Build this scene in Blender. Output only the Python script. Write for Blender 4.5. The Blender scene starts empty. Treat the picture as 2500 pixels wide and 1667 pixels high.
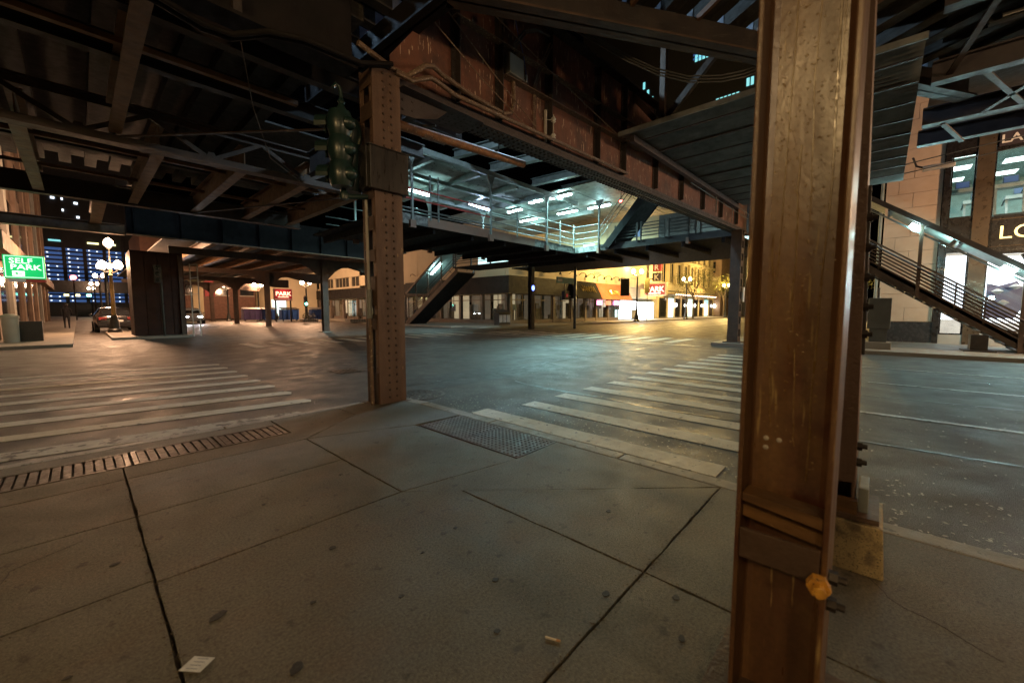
import bpy, math, random
from mathutils import Vector, Matrix
R = math.radians
random.seed(11)
sc = bpy.context.scene
col = sc.collection

# ------------------------------------------------------------------ camera
cd = bpy.data.cameras.new('camera'); cam = bpy.data.objects.new('camera', cd); col.objects.link(cam)
cd.sensor_width = 36; cd.lens = 14.04; cd.clip_start = 0.05; cd.clip_end = 1000
cam.location = (0, 0, 1.27); cam.rotation_euler = (R(90 - 4.6), 0, R(42.71 - 90))
sc.camera = cam
cd.dof.use_dof = True; cd.dof.focus_distance = 9.0; cd.dof.aperture_fstop = 2.2
# ------------------------------------------------------------------ night sky
w = bpy.data.worlds.new('World'); sc.world = w; w.use_nodes = True
nt = w.node_tree; sky = nt.nodes.new('ShaderNodeTexSky'); sky.sky_type = 'NISHITA'
sky.sun_disc = False; sky.sun_elevation = R(-4); sky.sun_rotation = R(200)
bg = nt.nodes['Background']; bg.inputs[1].default_value = 0.012
nt.links.new(sky.outputs[0], bg.inputs[0])
# ------------------------------------------------------------------ exposure
vs = sc.view_settings; vs.view_transform = 'Standard'; vs.look = 'None'; vs.exposure = 0.28; vs.gamma = 1.0
sc.cycles.use_denoising = True; sc.cycles.max_bounces = 5; sc.cycles.diffuse_bounces = 3
sc.cycles.glossy_bounces = 3; sc.cycles.transparent_max_bounces = 8
sc.cycles.sample_clamp_indirect = 3.0; sc.cycles.sample_clamp_direct = 0.0
sc.cycles.caustics_reflective = False; sc.cycles.caustics_refractive = False

# ------------------------------------------------------------------ materials
M = {}
def mat(name, c1, c2=None, scale=3.0, rough=.6, rvar=.15, bump=0., bscale=60., metal=0., stretch=(1, 1, 1),
        lo=.35, hi=.65, c3=None, s3=40., t3=.7, w3=.04, st3=(1, 1, 1), spec=.5, coat=0., bst=(1, 1, 1), c4=None, s4=2., t4=.5, w4=.2, grain=0., gs=150.):
    m = bpy.data.materials.new(name); m.use_nodes = True; M[name] = m
    N = m.node_tree.nodes; L = m.node_tree.links; b = N['Principled BSDF']
    b.inputs['Metallic'].default_value = metal; b.inputs['Roughness'].default_value = rough
    b.inputs['Specular IOR Level'].default_value = spec; b.inputs['Coat Weight'].default_value = coat
    g = N.new('ShaderNodeNewGeometry')
    def noise(sc_, st=(1, 1, 1), det=6., ro=.6):
        mp = N.new('ShaderNodeMapping'); mp.inputs['Scale'].default_value = st
        L.new(g.outputs['Position'], mp.inputs['Vector'])
        n = N.new('ShaderNodeTexNoise'); n.inputs['Scale'].default_value = sc_; n.inputs['Detail'].default_value = det
        n.inputs['Roughness'].default_value = ro
        L.new(mp.outputs[0], n.inputs['Vector']); return n.outputs['Fac']
    def ramp(f, a, c):
        r = N.new('ShaderNodeMapRange'); r.inputs['From Min'].default_value = a; r.inputs['From Max'].default_value = c
        L.new(f, r.inputs['Value']); return r.outputs[0]
    def mix(f, a, c):
        x = N.new('ShaderNodeMix'); x.data_type = 'RGBA'
        L.new(f, x.inputs['Factor'])
        for s, k in ((6, a), (7, c)):
            if isinstance(k, tuple): x.inputs[s].default_value = (*k, 1)
            else: L.new(k, x.inputs[s])
        return x.outputs[2]
    c2 = c2 or tuple(k * .75 for k in c1)
    n1 = noise(scale, stretch)
    out = mix(ramp(n1, lo, hi), c1, c2)
    if c4: out = mix(ramp(noise(s4), t4, t4 + w4), out, c4)
    if c3:
        out = mix(ramp(noise(s3, st3, 3.), t3, t3 + w3), out, c3)
    if grain:
        gr = N.new('ShaderNodeMapRange'); gr.inputs['From Min'].default_value = .3; gr.inputs['From Max'].default_value = .7
        gr.inputs['To Min'].default_value = 1 - grain; gr.inputs['To Max'].default_value = 1 + grain; L.new(noise(gs, (1, 1, 1), 3., .7), gr.inputs['Value'])
        vm = N.new('ShaderNodeVectorMath'); vm.operation = 'SCALE'; L.new(out, vm.inputs[0]); L.new(gr.outputs[0], vm.inputs['Scale']); out = vm.outputs[0]
    L.new(out, b.inputs['Base Color'])
    n2 = noise(scale * 2.3, stretch)
    rr = N.new('ShaderNodeMapRange'); rr.inputs['To Min'].default_value = max(.05, rough - rvar)
    rr.inputs['To Max'].default_value = min(1, rough + rvar); rr.inputs['From Min'].default_value = .3; rr.inputs['From Max'].default_value = .7
    L.new(n2, rr.inputs['Value']); L.new(rr.outputs[0], b.inputs['Roughness'])
    if bump:
        bp = N.new('ShaderNodeBump'); bp.inputs['Strength'].default_value = bump; bp.inputs['Distance'].default_value = .01
        L.new(noise(bscale, bst, 4.), bp.inputs['Height']); L.new(bp.outputs[0], b.inputs['Normal'])
    return m
def em(name, c, s, base=(.8, .8, .8)):
    m = bpy.data.materials.new(name); m.use_nodes = True; M[name] = m
    b = m.node_tree.nodes['Principled BSDF']; b.inputs['Base Color'].default_value = (*base, 1)
    b.inputs['Emission Color'].default_value = (*c, 1); b.inputs['Emission Strength'].default_value = s
    return m
def glass(name, tint=(.9, .95, .95), refl=.12):
    m = bpy.data.materials.new(name); m.use_nodes = True; M[name] = m
    N = m.node_tree.nodes; L = m.node_tree.links; N.remove(N['Principled BSDF'])
    t = N.new('ShaderNodeBsdfTransparent'); t.inputs[0].default_value = (*tint, 1)
    gl = N.new('ShaderNodeBsdfGlossy'); gl.inputs['Roughness'].default_value = .03
    x = N.new('ShaderNodeMixShader'); x.inputs[0].default_value = refl
    L.new(t.outputs[0], x.inputs[1]); L.new(gl.outputs[0], x.inputs[2])
    L.new(x.outputs[0], N['Material Output'].inputs[0])
    return m

mat('concrete', (.106, .098, .075), (.084, .077, .058), scale=1.9, rough=.62, rvar=.07, spec=.4, bump=.4, bscale=150, c3=(.05, .044, .036), s3=11, t3=.62, w3=.08, c4=(.105, .078, .052), s4=2.3, t4=.5, w4=.25, grain=.5, gs=80)
mat('concrete_far', (.26, .24, .2), (.2, .18, .15), scale=1.2, rough=.6, rvar=.1, bump=.2)
mat('joint_dirt', (.035, .03, .024), rough=.9)
mat('kerb_stone', (.27, .25, .21), (.18, .165, .14), scale=5, rough=.6, bump=.5, bscale=70, c3=(.08, .075, .065), s3=14, t3=.62)
mat('asphalt', (.078, .069, .058), (.043, .039, .035), scale=.9, rough=.58, rvar=.14, spec=.4, bump=.9, bscale=130, c3=(.17, .155, .13), s3=70, t3=.66, w3=.05, grain=.4, gs=160)
mat('asphalt_patch', (.045, .043, .04), (.03, .029, .027), scale=2, rough=.55, bump=.8, bscale=140)
mat('road_paint', (.56, .52, .42), (.42, .39, .31), scale=6, rough=.62, bump=.4, bscale=120, c3=(.07, .066, .06), s3=11, t3=.63, w3=.05)
mat('road_paint_worn', (.42, .40, .33), (.28, .265, .22), scale=5, rough=.62, bump=.5, bscale=120, c3=(.065, .06, .055), s3=9, t3=.52, w3=.06)
mat('lane_paint', (.34, .33, .29), (.2, .19, .17), scale=8, rough=.5, c3=(.06, .056, .05), s3=18, t3=.55, w3=.06)
mat('gum', (.038, .036, .036), (.026, .025, .025), scale=30, rough=.7)
mat('grit', (.5, .46, .38), (.28, .25, .2), scale=8, rough=.5)
mat('tactile', (.10, .062, .05), (.06, .042, .036), scale=4, rough=.6, bump=.3)
mat('iron', (.05, .033, .024), (.032, .024, .02), scale=8, rough=.5, metal=.35, bump=.4)
mat('iron_frame', (.085, .064, .05), (.055, .044, .036), scale=8, rough=.45, metal=.3)
mat('pit', (.008, .008, .008), rough=.9)
mat('steel_near', (.14, .074, .030), (.075, .034, .016), scale=2.4, stretch=(3, 3, .5), rough=.36, rvar=.1, spec=.7, bump=.12, bscale=60, bst=(1, 1, .7), grain=.2, gs=60,
    c3=(.27, .185, .075), s3=24, t3=.64, w3=.05, st3=(1.8, 1.8, .12), c4=(.07, .024, .013), s4=3.2, t4=.55, w4=.12)
mat('paint_run', (.25, .17, .07), (.17, .10, .035), scale=20, rough=.3, spec=.7)
mat('enclosure', (.05, .022, .016), (.03, .014, .011), scale=2, rough=.6, spec=.2)
mat('tie_end_lit_tint', (.30, .35, .46), (.2, .235, .32), scale=9, rough=.7)  # cool bluish light put into the colour of the tie ends
mat('tar', (.018, .018, .018), rough=.4)
mat('debris', (.05, .038, .025), (.12, .09, .05), scale=30, rough=.9)
mat('steel_corner', (.165, .10, .068), (.105, .062, .043), scale=4, stretch=(2, 2, .5), rough=.5, rvar=.12, bump=.55, bscale=45,
    c3=(.3, .19, .1), s3=24, t3=.68, w3=.05, st3=(1, 1, .35))
mat('steel_red', (.165, .062, .036), (.085, .034, .022), scale=2.5, stretch=(1.5, 1.5, .5), rough=.55, rvar=.12, bump=.5, bscale=40,
    c3=(.46, .34, .24), s3=17, t3=.635, w3=.03, st3=(1.7, 1.7, .22), c4=(.06, .026, .018), s4=2.2, t4=.5, w4=.15)
mat('steel_dark', (.034, .025, .021), (.02, .016, .015), scale=3, rough=.55, rvar=.12, bump=.4, bscale=50)
mat('steel_brown', (.085, .05, .031), (.05, .03, .02), scale=3, rough=.55, rvar=.12, bump=.4, bscale=50)
mat('steel_purple', (.055, .042, .044), (.034, .027, .03), scale=4, rough=.5, bump=.4, bscale=50)
mat('steel_tan', (.30, .16, .075), (.17, .09, .045), scale=4, rough=.55, bump=.3)
mat('rust_pipe', (.30, .13, .045), (.17, .075, .03), scale=9, rough=.6, bump=.6, bscale=40, c3=(.45, .3, .14), s3=25, t3=.62)
mat('conduit', (.16, .105, .07), (.10, .065, .045), scale=10, rough=.55, bump=.5, bscale=60, c3=(.34, .28, .2), s3=30, t3=.6)
mat('cable', (.05, .05, .045), rough=.5)
mat('cable_blue', (.08, .1, .3), rough=.5)
mat('mez_steel', (.22, .25, .23), (.14, .16, .145), scale=5, rough=.5, bump=.25)
mat('mez_ceiling', (.38, .40, .36), (.16, .16, .14), scale=1.4, rough=.6, bump=.3, c3=(.08, .075, .065), s3=5, t3=.6, w3=.08)
mat('mez_fascia', (.24, .13, .085), (.19, .12, .085), scale=2, rough=.55)
mat('mez_fascia_grey', (.22, .22, .2), (.1, .1, .09), scale=6, rough=.6, lo=.45, hi=.55)
mat('rail_red', (.45, .06, .05), (.3, .05, .04), scale=5, rough=.45)
mat('rail_steel', (.13, .135, .13), rough=.45, metal=.4)
mat('steel_black', (.014, .0115, .0115), (.009, .008, .008), scale=3, rough=.7, bump=.3, spec=.15)
mat('tan_wall', (.42, .27, .13), (.36, .23, .11), scale=2, rough=.6)
mat('corrugated', (.28, .29, .28), (.16, .165, .16), scale=3, rough=.45, rvar=.1, metal=.3)
mat('wood_tie', (.055, .048, .041), (.028, .024, .021), scale=5, stretch=(1, 1, 3), rough=.8, bump=.6)
mat('granite', (.40, .31, .16), (.28, .215, .11), scale=8, rough=.6, bump=.5, bscale=80, c3=(.09, .075, .05), s3=130, t3=.57, w3=.05, c4=(.16, .12, .07), s4=12, t4=.52, w4=.12)
mat('timber_gold', (.16, .08, .024), (.07, .035, .014), scale=5, stretch=(1, .4, 6), rough=.5, bump=.4)
mat('bolt_dark', (.035, .028, .025), rough=.55, metal=.4)
mat('bolt_yellow', (.62, .31, .035), (.40, .19, .025), scale=40, rough=.45, bump=.4, bscale=150, c3=(.12, .06, .02), s3=60, t3=.62, w3=.05)
mat('base_grey', (.22, .24, .23), (.15, .16, .16), scale=6, rough=.5)
mat('signal_green', (.012, .034, .032), (.008, .022, .02), scale=4, rough=.34, rvar=.06, coat=.1)
mat('black_paint', (.022, .022, .022), (.04, .036, .032), scale=6, stretch=(3, 3, .3), rough=.35)
mat('lens_off', (.02, .03, .03), rough=.1)
mat('cabinet', (.10, .105, .10), (.075, .08, .075), scale=3, rough=.5)
mat('box_grey', (.42, .40, .36), (.34, .32, .29), scale=4, rough=.5)
mat('porcelain', (.6, .6, .58), rough=.25)
mat('limestone', (.46, .34, .24), (.40, .29, .2), scale=1.3, rough=.6, bump=.12)
mat('dark_plinth', (.035, .035, .036), (.025, .025, .026), scale=4, rough=.25)
mat('black_panel', (.016, .014, .013), rough=.3)
mat('bronze_frame', (.13, .095, .06), (.09, .065, .042), scale=3, rough=.35, metal=.5)
mat('cream_wall', (.58, .50, .34), (.52, .45, .31), scale=.8, rough=.7, bump=.15)
mat('cream_stone', (.55, .47, .30), (.46, .39, .25), scale=.9, rough=.7, bump=.3)
mat('dark_fascia', (.016, .0135, .012), (.011, .0095, .009), scale=1.5, rough=.6, spec=.15)
mat('awning_black', (.018, .015, .011), rough=.8, spec=.15)
mat('awning_orange', (.40, .10, .035), (.34, .085, .03), scale=2, rough=.6)
mat('brick', (.17, .085, .06), (.12, .06, .045), scale=3, rough=.75, bump=.3)
mat('brick_tan', (.33, .235, .17), (.24, .165, .12), scale=1.5, rough=.7, bump=.3)
mat('stone_grey', (.36, .36, .33), (.30, .30, .27), scale=1.2, rough=.7)
mat('window_dark', (.02, .022, .025), rough=.08, rvar=.03)
mat('roof_dark', (.03, .03, .03), rough=.8)
mat('tower_dark', (.045, .045, .05), rough=.6)
mat('lamp_iron', (.03, .032, .03), rough=.4, metal=.3)
mat('lamp_iron_gold', (.34, .24, .08), (.26, .18, .06), rough=.45)
mat('dumpster_blue', (.03, .09, .32), (.025, .07, .25), scale=3, rough=.4)
mat('dumpster_purple', (.22, .16, .36), (.18, .13, .3), scale=3, rough=.4)
mat('lid_black', (.02, .02, .02), rough=.5)
mat('car_paint', (.02, .021, .024), rough=.18, rvar=.04, coat=.6)
mat('car_paint_silver', (.25, .26, .27), rough=.25, rvar=.04, coat=.5)
mat('tyre', (.015, .015, .015), rough=.8)
mat('rim', (.4, .4, .4), rough=.3, metal=.8)
mat('chrome', (.6, .6, .6), rough=.12, metal=1.)
mat('plate', (.6, .6, .6), rough=.4)
mat('sign_teal', (.01, .22, .26), rough=.4)
mat('sign_white', (.75, .75, .72), rough=.4)
mat('gold_letter', (.7, .52, .18), rough=.3, metal=.5)
mat('letter_white', (.7, .66, .6), rough=.4)
mat('banner', (.03, .02, .025), rough=.6)
mat('banner_red', (.3, .02, .03), rough=.6)
mat('bark', (.06, .045, .03), (.04, .03, .02), scale=10, rough=.9, bump=.6)
mat('leaf', (.11, .10, .02), (.06, .07, .015), scale=5, rough=.6)
mat('shrub', (.12, .09, .02), (.06, .06, .015), scale=5, rough=.6)
mat('cloth_dark', (.02, .02, .025), rough=.8)
mat('skin', (.35, .2, .14), rough=.6)
mat('paper', (.62, .64, .66), (.5, .52, .55), scale=30, rough=.7)
mat('ink', (.3, .36, .5), rough=.7)
mat('cig', (.62, .55, .42), rough=.7)
mat('cig_tip', (.45, .22, .08), rough=.7)
mat('gym_wall', (.30, .42, .40), rough=.7)
mat('gym_floor', (.12, .13, .13), rough=.4)
mat('gym_machine', (.10, .11, .12), rough=.4)
mat('gym_white', (.55, .58, .58), rough=.4)
mat('shop_pier', (.16, .12, .09), (.11, .085, .065), scale=2, rough=.5)
mat('goods', (.12, .1, .09), (.3, .22, .16), scale=6, rough=.6)
mat('shop_wall', (.6, .55, .48), rough=.7)
mat('violet_print', (.30, .28, .42), (.2, .18, .3), scale=1.5, rough=.6)
glass('glass'); glass('glass_canopy', (.75, .92, .95), .06)
WARM = (1., .66, .34); SOD = (1., .64, .20); COOL = (.46, .92, .92)
em('globe_pink', (1., .72, .5), 14); em('globe_yellow', (1., .8, .38), 14)
em('tube_cool', (.72, .97, 1.), 22); em('tube_blue', (.6, .8, 1.), 20)
em('panel_white', (.85, .95, 1.), 9); em('panel_gym', (.9, 1., .98), 4.5)
em('sign_green', (.0, .50, .13), .8, (.0, .25, .08)); em('sign_letter', (1., 1., .98), 1.0); em('sign_edge', (.55, 1., .8), .9)
em('neon_red', (1., .16, .06), 2.); em('neon_letter', (1., .70, .40), 1.5); em('sign_red', (.42, .02, .03), .3, (.22, .015, .02))
em('neon_pink', (1., .25, .5), 4); em('shop_warm', (1., .74, .45), .42, (.4, .35, .3)); em('shop_dim', (1., .72, .48), .08, (.2, .18, .16))
em('shop_white', (.9, .97, 1.), 5.); em('shop_cyan', (.35, .85, .9), 1.1); em('win_blue', (.10, .25, .70), .26, (.05, .08, .15))
em('win_spot', (.8, .9, 1.), 1.6); em('win_teal', (.2, .75, .8), .9); em('win_yellow', (1., .9, .4), 2.)
em('headlight', (.9, .95, 1.), 60); em('tail_red', (.5, .03, .02), .12, (.2, .02, .02)); em('signal_on_green', (.2, 1., .75), 10)
em('signal_on_red', (1., .12, .1), 10); em('bulb_pink', (1., .6, .4), 12); em('blue_light', (.12, .2, 1.), 5)
em('screen_blue', (.08, .15, .5), .25, (.05, .06, .1)); em('rainbow_green', (.35, .8, .1), .6); em('rainbow_pink', (.9, .3, .45), .6)
em('marquee', (1., .62, .32), 3.); em('light_box', (.95, .92, 1.), 3.2); em('gold_lit', (1., .72, .2), 1.6)
em('lit_band', (.6, .95, .95), 1.4); em('sconce_white', (1., .95, .85), 14); em('orange_script', (1., .45, .3), 1.6)
for k in ('globe_pink', 'globe_yellow', 'win_spot', 'bulb_pink', 'headlight', 'marquee', 'win_blue', 'win_teal', 'sign_letter', 'neon_letter', 'neon_red', 'sign_edge'):
    try: M[k].cycles.emission_sampling = 'NONE'
    except Exception: pass

# ------------------------------------------------------------------ mesh helpers
ORG = {}
class MB:
    def __init__(s): s.v = []; s.f = []
    def add(s, vs, fs):
        o = len(s.v); s.v += [tuple(map(float, p)) for p in vs]; s.f += [tuple(i + o for i in q) for q in fs]; return s
    def box(s, x0, y0, z0, x1, y1, z1):
        x0, x1 = min(x0, x1), max(x0, x1); y0, y1 = min(y0, y1), max(y0, y1); z0, z1 = min(z0, z1), max(z0, z1)
        return s.add([(x0, y0, z0), (x1, y0, z0), (x1, y1, z0), (x0, y1, z0), (x0, y0, z1), (x1, y0, z1), (x1, y1, z1), (x0, y1, z1)],
                     [(0, 3, 2, 1), (4, 5, 6, 7), (0, 1, 5, 4), (1, 2, 6, 5), (2, 3, 7, 6), (3, 0, 4, 7)])
    def bar(s, p, q, wd, ht, up=(0, 0, 1)):
        p = Vector(p); q = Vector(q); d = (q - p).normalized(); u = Vector(up)
        if abs(d.dot(u)) > .98: u = Vector((1, 0, 0))
        a = d.cross(u).normalized(); b = a.cross(d).normalized(); a *= wd / 2; b *= ht / 2
        vs = [p - a - b, p + a - b, p + a + b, p - a + b, q - a - b, q + a - b, q + a + b, q - a + b]
        return s.add(vs, [(0, 3, 2, 1), (4, 5, 6, 7), (0, 1, 5, 4), (1, 2, 6, 5), (2, 3, 7, 6), (3, 0, 4, 7)])
    def path(s, pts, r, n=8, r2=None):
        pts = [Vector(p) for p in pts]; m = len(pts); vs = []; fs = []
        prev = None
        for i, p in enumerate(pts):
            d = (pts[min(i + 1, m - 1)] - pts[max(i - 1, 0)]).normalized()
            if prev is None:
                u = Vector((0, 0, 1)) if abs(d.z) < .9 else Vector((1, 0, 0))
                a = d.cross(u).normalized()
            else:
                a = (prev - d * prev.dot(d)).normalized()
            prev = a; b = d.cross(a)
            rr = r if r2 is None else r + (r2 - r) * i / (m - 1)
            for k in range(n):
                t = 2 * math.pi * k / n; vs.append(p + a * rr * math.cos(t) + b * rr * math.sin(t))
        for i in range(m - 1):
            for k in range(n):
                fs.append((i * n + k, i * n + (k + 1) % n, (i + 1) * n + (k + 1) % n, (i + 1) * n + k))
        fs.append(tuple(reversed(range(n)))); fs.append(tuple(range((m - 1) * n, m * n)))
        return s.add(vs, fs)
    def tube(s, p, q, r, n=8, r2=None): return s.path([p, q], r, n, r2)
    def ext(s, poly, vec):
        n = len(poly); v = Vector(vec); a = [Vector(p) for p in poly]
        return s.add(a + [p + v for p in a], [tuple(reversed(range(n))), tuple(range(n, 2 * n))] +
                     [(i, (i + 1) % n, n + (i + 1) % n, n + i) for i in range(n)])
    def prism(s, poly, z0, z1): return s.ext([(x, y, z0) for x, y in poly], (0, 0, z1 - z0))
    def lathe(s, prof, c=(0, 0, 0), n=14):
        vs = []; fs = []; m = len(prof)
        for r, z in prof:
            for k in range(n):
                t = 2 * math.pi * k / n; vs.append((c[0] + r * math.cos(t), c[1] + r * math.sin(t), c[2] + z))
        for i in range(m - 1):
            for k in range(n): fs.append((i * n + k, i * n + (k + 1) % n, (i + 1) * n + (k + 1) % n, (i + 1) * n + k))
        fs.append(tuple(reversed(range(n)))); fs.append(tuple(range((m - 1) * n, m * n)))
        return s.add(vs, fs)
    def ball(s, c, r, n=12, m=8, sz=1.):
        return s.lathe([(max(.002, r * math.sin(math.pi * i / m)), -r * sz * math.cos(math.pi * i / m)) for i in range(m + 1)], c, n)
    def dome(s, c, d, r, h, n=8, rings=3):
        d = Vector(d).normalized(); u = Vector((0, 0, 1)) if abs(d.z) < .9 else Vector((1, 0, 0))
        a = d.cross(u).normalized(); b = d.cross(a); c = Vector(c); vs = []; fs = []
        for i in range(rings):
            t = math.pi / 2 * i / rings
            for k in range(n):
                q = 2 * math.pi * k / n
                vs.append(c + (a * math.cos(q) + b * math.sin(q)) * r * math.cos(t) + d * h * math.sin(t))
        vs.append(c + d * h)
        for i in range(rings - 1):
            for k in range(n): fs.append((i * n + k, i * n + (k + 1) % n, (i + 1) * n + (k + 1) % n, (i + 1) * n + k))
        for k in range(n): fs.append(((rings - 1) * n + k, (rings - 1) * n + (k + 1) % n, rings * n))
        return s.add(vs, fs)
    def hexbolt(s, c, d, r, h):
        d = Vector(d).normalized(); c = Vector(c)
        s.path([c, c + d * h], r, 6); s.path([c + d * h, c + d * (h * 1.9)], r * .55, 8); return s
    def build(s, name, m, parent=None, smooth=False, kind=None, bevel=0.):
        me = bpy.data.meshes.new(name)
        if parent is not None: o = Vector(ORG[parent.name])
        else:
            xs = [p[0] for p in s.v]; ys = [p[1] for p in s.v]
            o = Vector(((min(xs) + max(xs)) / 2, (min(ys) + max(ys)) / 2, min(p[2] for p in s.v)))
        me.from_pydata([tuple(Vector(p) - o) for p in s.v], [], s.f); me.update()
        import bmesh as _b
        bm = _b.new(); bm.from_mesh(me); _b.ops.recalc_face_normals(bm, faces=bm.faces[:])
        if bevel: _b.ops.bevel(bm, geom=bm.edges[:], offset=bevel, segments=2, affect='EDGES', profile=.6)
        bm.to_mesh(me); bm.free()
        if smooth:
            me.polygons.foreach_set('use_smooth', [True] * len(me.polygons))
            try: me.set_sharp_from_angle(angle=R(40))
            except Exception: pass
        me.materials.append(M[m])
        ob = bpy.data.objects.new(name, me); col.objects.link(ob)
        if parent is not None: ob.parent = parent
        else: ob.location = o
        ORG[ob.name] = tuple(o)
        if kind: ob['kind'] = kind
        return ob
def thing(name, label, cat, loc=(0, 0, 0), group=None):
    o = bpy.data.objects.new(name, None); col.objects.link(o); o.location = loc; o.empty_display_size = .2
    ORG[o.name] = tuple(loc); return tag(o, label, cat, group)
def tag(o, label, cat, group=None):
    o['label'] = label; o['category'] = cat
    if group: o['group'] = group
    return o
def kids(o): return [c for c in bpy.data.objects if c.parent == o]
def copy_tree(o, loc=None, rz=None, label=None, parent=None, scale=None):
    c = o.copy(); col.objects.link(c); c.parent = parent
    if o.type == 'LIGHT': c.data = o.data
    if loc is not None: c.location = loc
    if rz is not None: c.rotation_euler = (0, 0, rz)
    if scale: c.scale = (scale,) * 3
    if label: c['label'] = label
    ORG[c.name] = tuple(c.location)
    for k in kids(o): copy_tree(k, parent=c)
    return c
def light(name, loc, color, power, radius=.15, parent=None, kind='POINT', **kw):
    d = bpy.data.lights.new(name, kind); d.color = color; d.energy = power
    if kind in ('POINT', 'SPOT'): d.shadow_soft_size = radius
    for k, v in kw.items(): setattr(d, k, v)
    o = bpy.data.objects.new(name, d); col.objects.link(o)
    if parent is not None: o.parent = parent; o.location = Vector(loc) - Vector(ORG[parent.name])
    else: o.location = loc
    return o
def text(s, size, loc, face, m, parent, name='lettering', ext=.01, bold=0., sx=1., name_align='LEFT'):
    cu = bpy.data.curves.new('t', 'FONT'); cu.body = s; cu.size = size; cu.extrude = ext; cu.offset = bold; cu.align_x = name_align
    cu.resolution_u = 3
    ob = bpy.data.objects.new('t', cu); col.objects.link(ob); bpy.context.view_layer.update()
    me = bpy.data.meshes.new_from_object(ob.evaluated_get(bpy.context.evaluated_depsgraph_get()))
    bpy.data.objects.remove(ob); bpy.data.curves.remove(cu)
    rot = {'-Y': Matrix.Rotation(R(90), 4, 'X'), '-X': Matrix.Rotation(R(-90), 4, 'Z') @ Matrix.Rotation(R(90), 4, 'X')}[face] if isinstance(face, str) else face
    me.transform(Matrix.Translation(Vector(loc) - Vector(ORG[parent.name])) @ rot @ Matrix.Diagonal((sx, 1, 1, 1)))
    me.materials.clear(); me.materials.append(M[m]); me.name = name
    o = bpy.data.objects.new(name, me); col.objects.link(o); o.parent = parent; ORG[o.name] = ORG[parent.name]
    return o
def inset(poly, d):
    n = len(poly); out = []
    area = sum(poly[i][0] * poly[(i + 1) % n][1] - poly[(i + 1) % n][0] * poly[i][1] for i in range(n))
    sgn = 1 if area > 0 else -1
    for i in range(n):
        a = Vector(poly[i - 1]).to_2d(); b = Vector(poly[i]).to_2d(); c = Vector(poly[(i + 1) % n]).to_2d()
        e1 = (b - a).normalized(); e2 = (c - b).normalized()
        n1 = Vector((-e1.y, e1.x)) * sgn; n2 = Vector((-e2.y, e2.x)) * sgn
        k = (n1 + n2); k /= max(.3, 1 + n1.dot(n2)); out.append((b.x + k.x * d, b.y + k.y * d))
    return out

# ================================================================== SETTING
RZ = -.09
MB().box(-160, -160, -.6, 260, 260, -.2).build('ground', 'asphalt_patch', kind='structure')
road = MB().box(-60, -60, -.2, 160, 170, RZ).build('road', 'asphalt', kind='structure')
# near corner sidewalk: bed, slabs, kerb
bed_poly = [(-14, -12), (3.05, -12), (3.05, 4.6), (3.0, 4.85), (2.85, 5.02), (2.6, 5.08), (-14, 5.08)]
walk = MB().prism(bed_poly, -.18, -.018).build('sidewalk', 'joint_dirt', kind='structure')
slabs = [
    [(-14, 4.1), (.17, 4.1), (.17, 4.42), (-14, 4.42)],
    [(.17, 4.1), (1.45, 4.1), (2.2, 4.62), (2.2, 5.08), (1.42, 5.08), (1.42, 4.42), (.17, 4.42)],
    [(-14, 3.3), (.17, 3.3), (.17, 4.1), (-14, 4.1)], [(.17, 3.3), (1.45, 3.3), (1.45, 4.1), (.17, 4.1)],
    [(-14, 2.45), (.17, 2.45), (.17, 3.3), (-14, 3.3)], [(.17, 2.42), (1.46, 2.4), (1.45, 3.3), (.17, 3.3)],
    [(-14, .78), (.17, .78), (.17, 2.45), (-14, 2.45)],
    [(.17, .78), (1.79, .78), (1.76, 2.12), (1.46, 2.4), (.17, 2.42)],
    [(1.79, .78), (3.05, .78), (1.76, 2.12)],
    [(1.46, 2.4), (3.05, .78), (3.05, 2.225), (2.47, 2.228)],
    [(1.46, 2.4), (2.47, 2.22), (2.45, 3.72), (1.45, 4.1)],
    [(1.45, 4.1), (2.45, 3.72), (3.05, 3.68), (3.05, 4.6), (3.0, 4.85), (2.85, 5.02), (2.6, 5.08), (2.2, 5.08), (2.2, 4.62)],
    [(-14, -2.2), (.17, -2.2), (.17, .78), (-14, .78)],
    [(.17, -2.2), (1.79, -2.2), (1.79, .78), (.17, .78)], [(1.79, -2.2), (3.05, -2.2), (3.05, .78), (1.79, .78)],
    [(-14, -12), (3.05, -12), (3.05, -2.2), (-14, -2.2)],
    [(-14, 4.42), (-.62, 4.42), (-.62, 5.08), (-14, 5.08)], [(-.62, 4.86), (1.42, 4.86), (1.42, 5.08), (-.62, 5.08)],
]
def worn(p, st=.09, k=.0018):
    out = []
    for i in range(len(p)):
        a = Vector(p[i]).to_2d(); b = Vector(p[(i + 1) % len(p)]).to_2d(); n = max(1, min(60, int((b - a).length / st)))
        for q in range(n):
            c = a + (b - a) * q / n
            if q: c += Vector((random.gauss(0, k), random.gauss(0, k)))
            if q and random.random() < .05: c += Vector((random.uniform(-.009, .009), random.uniform(-.009, .009)))
            out.append((c.x, c.y))
    return out
for p in slabs:
    MB().prism(worn(inset(p, .0065)), -.1, 0).build('sidewalk_slab', 'concrete', walk)
dbr = MB()
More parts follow.
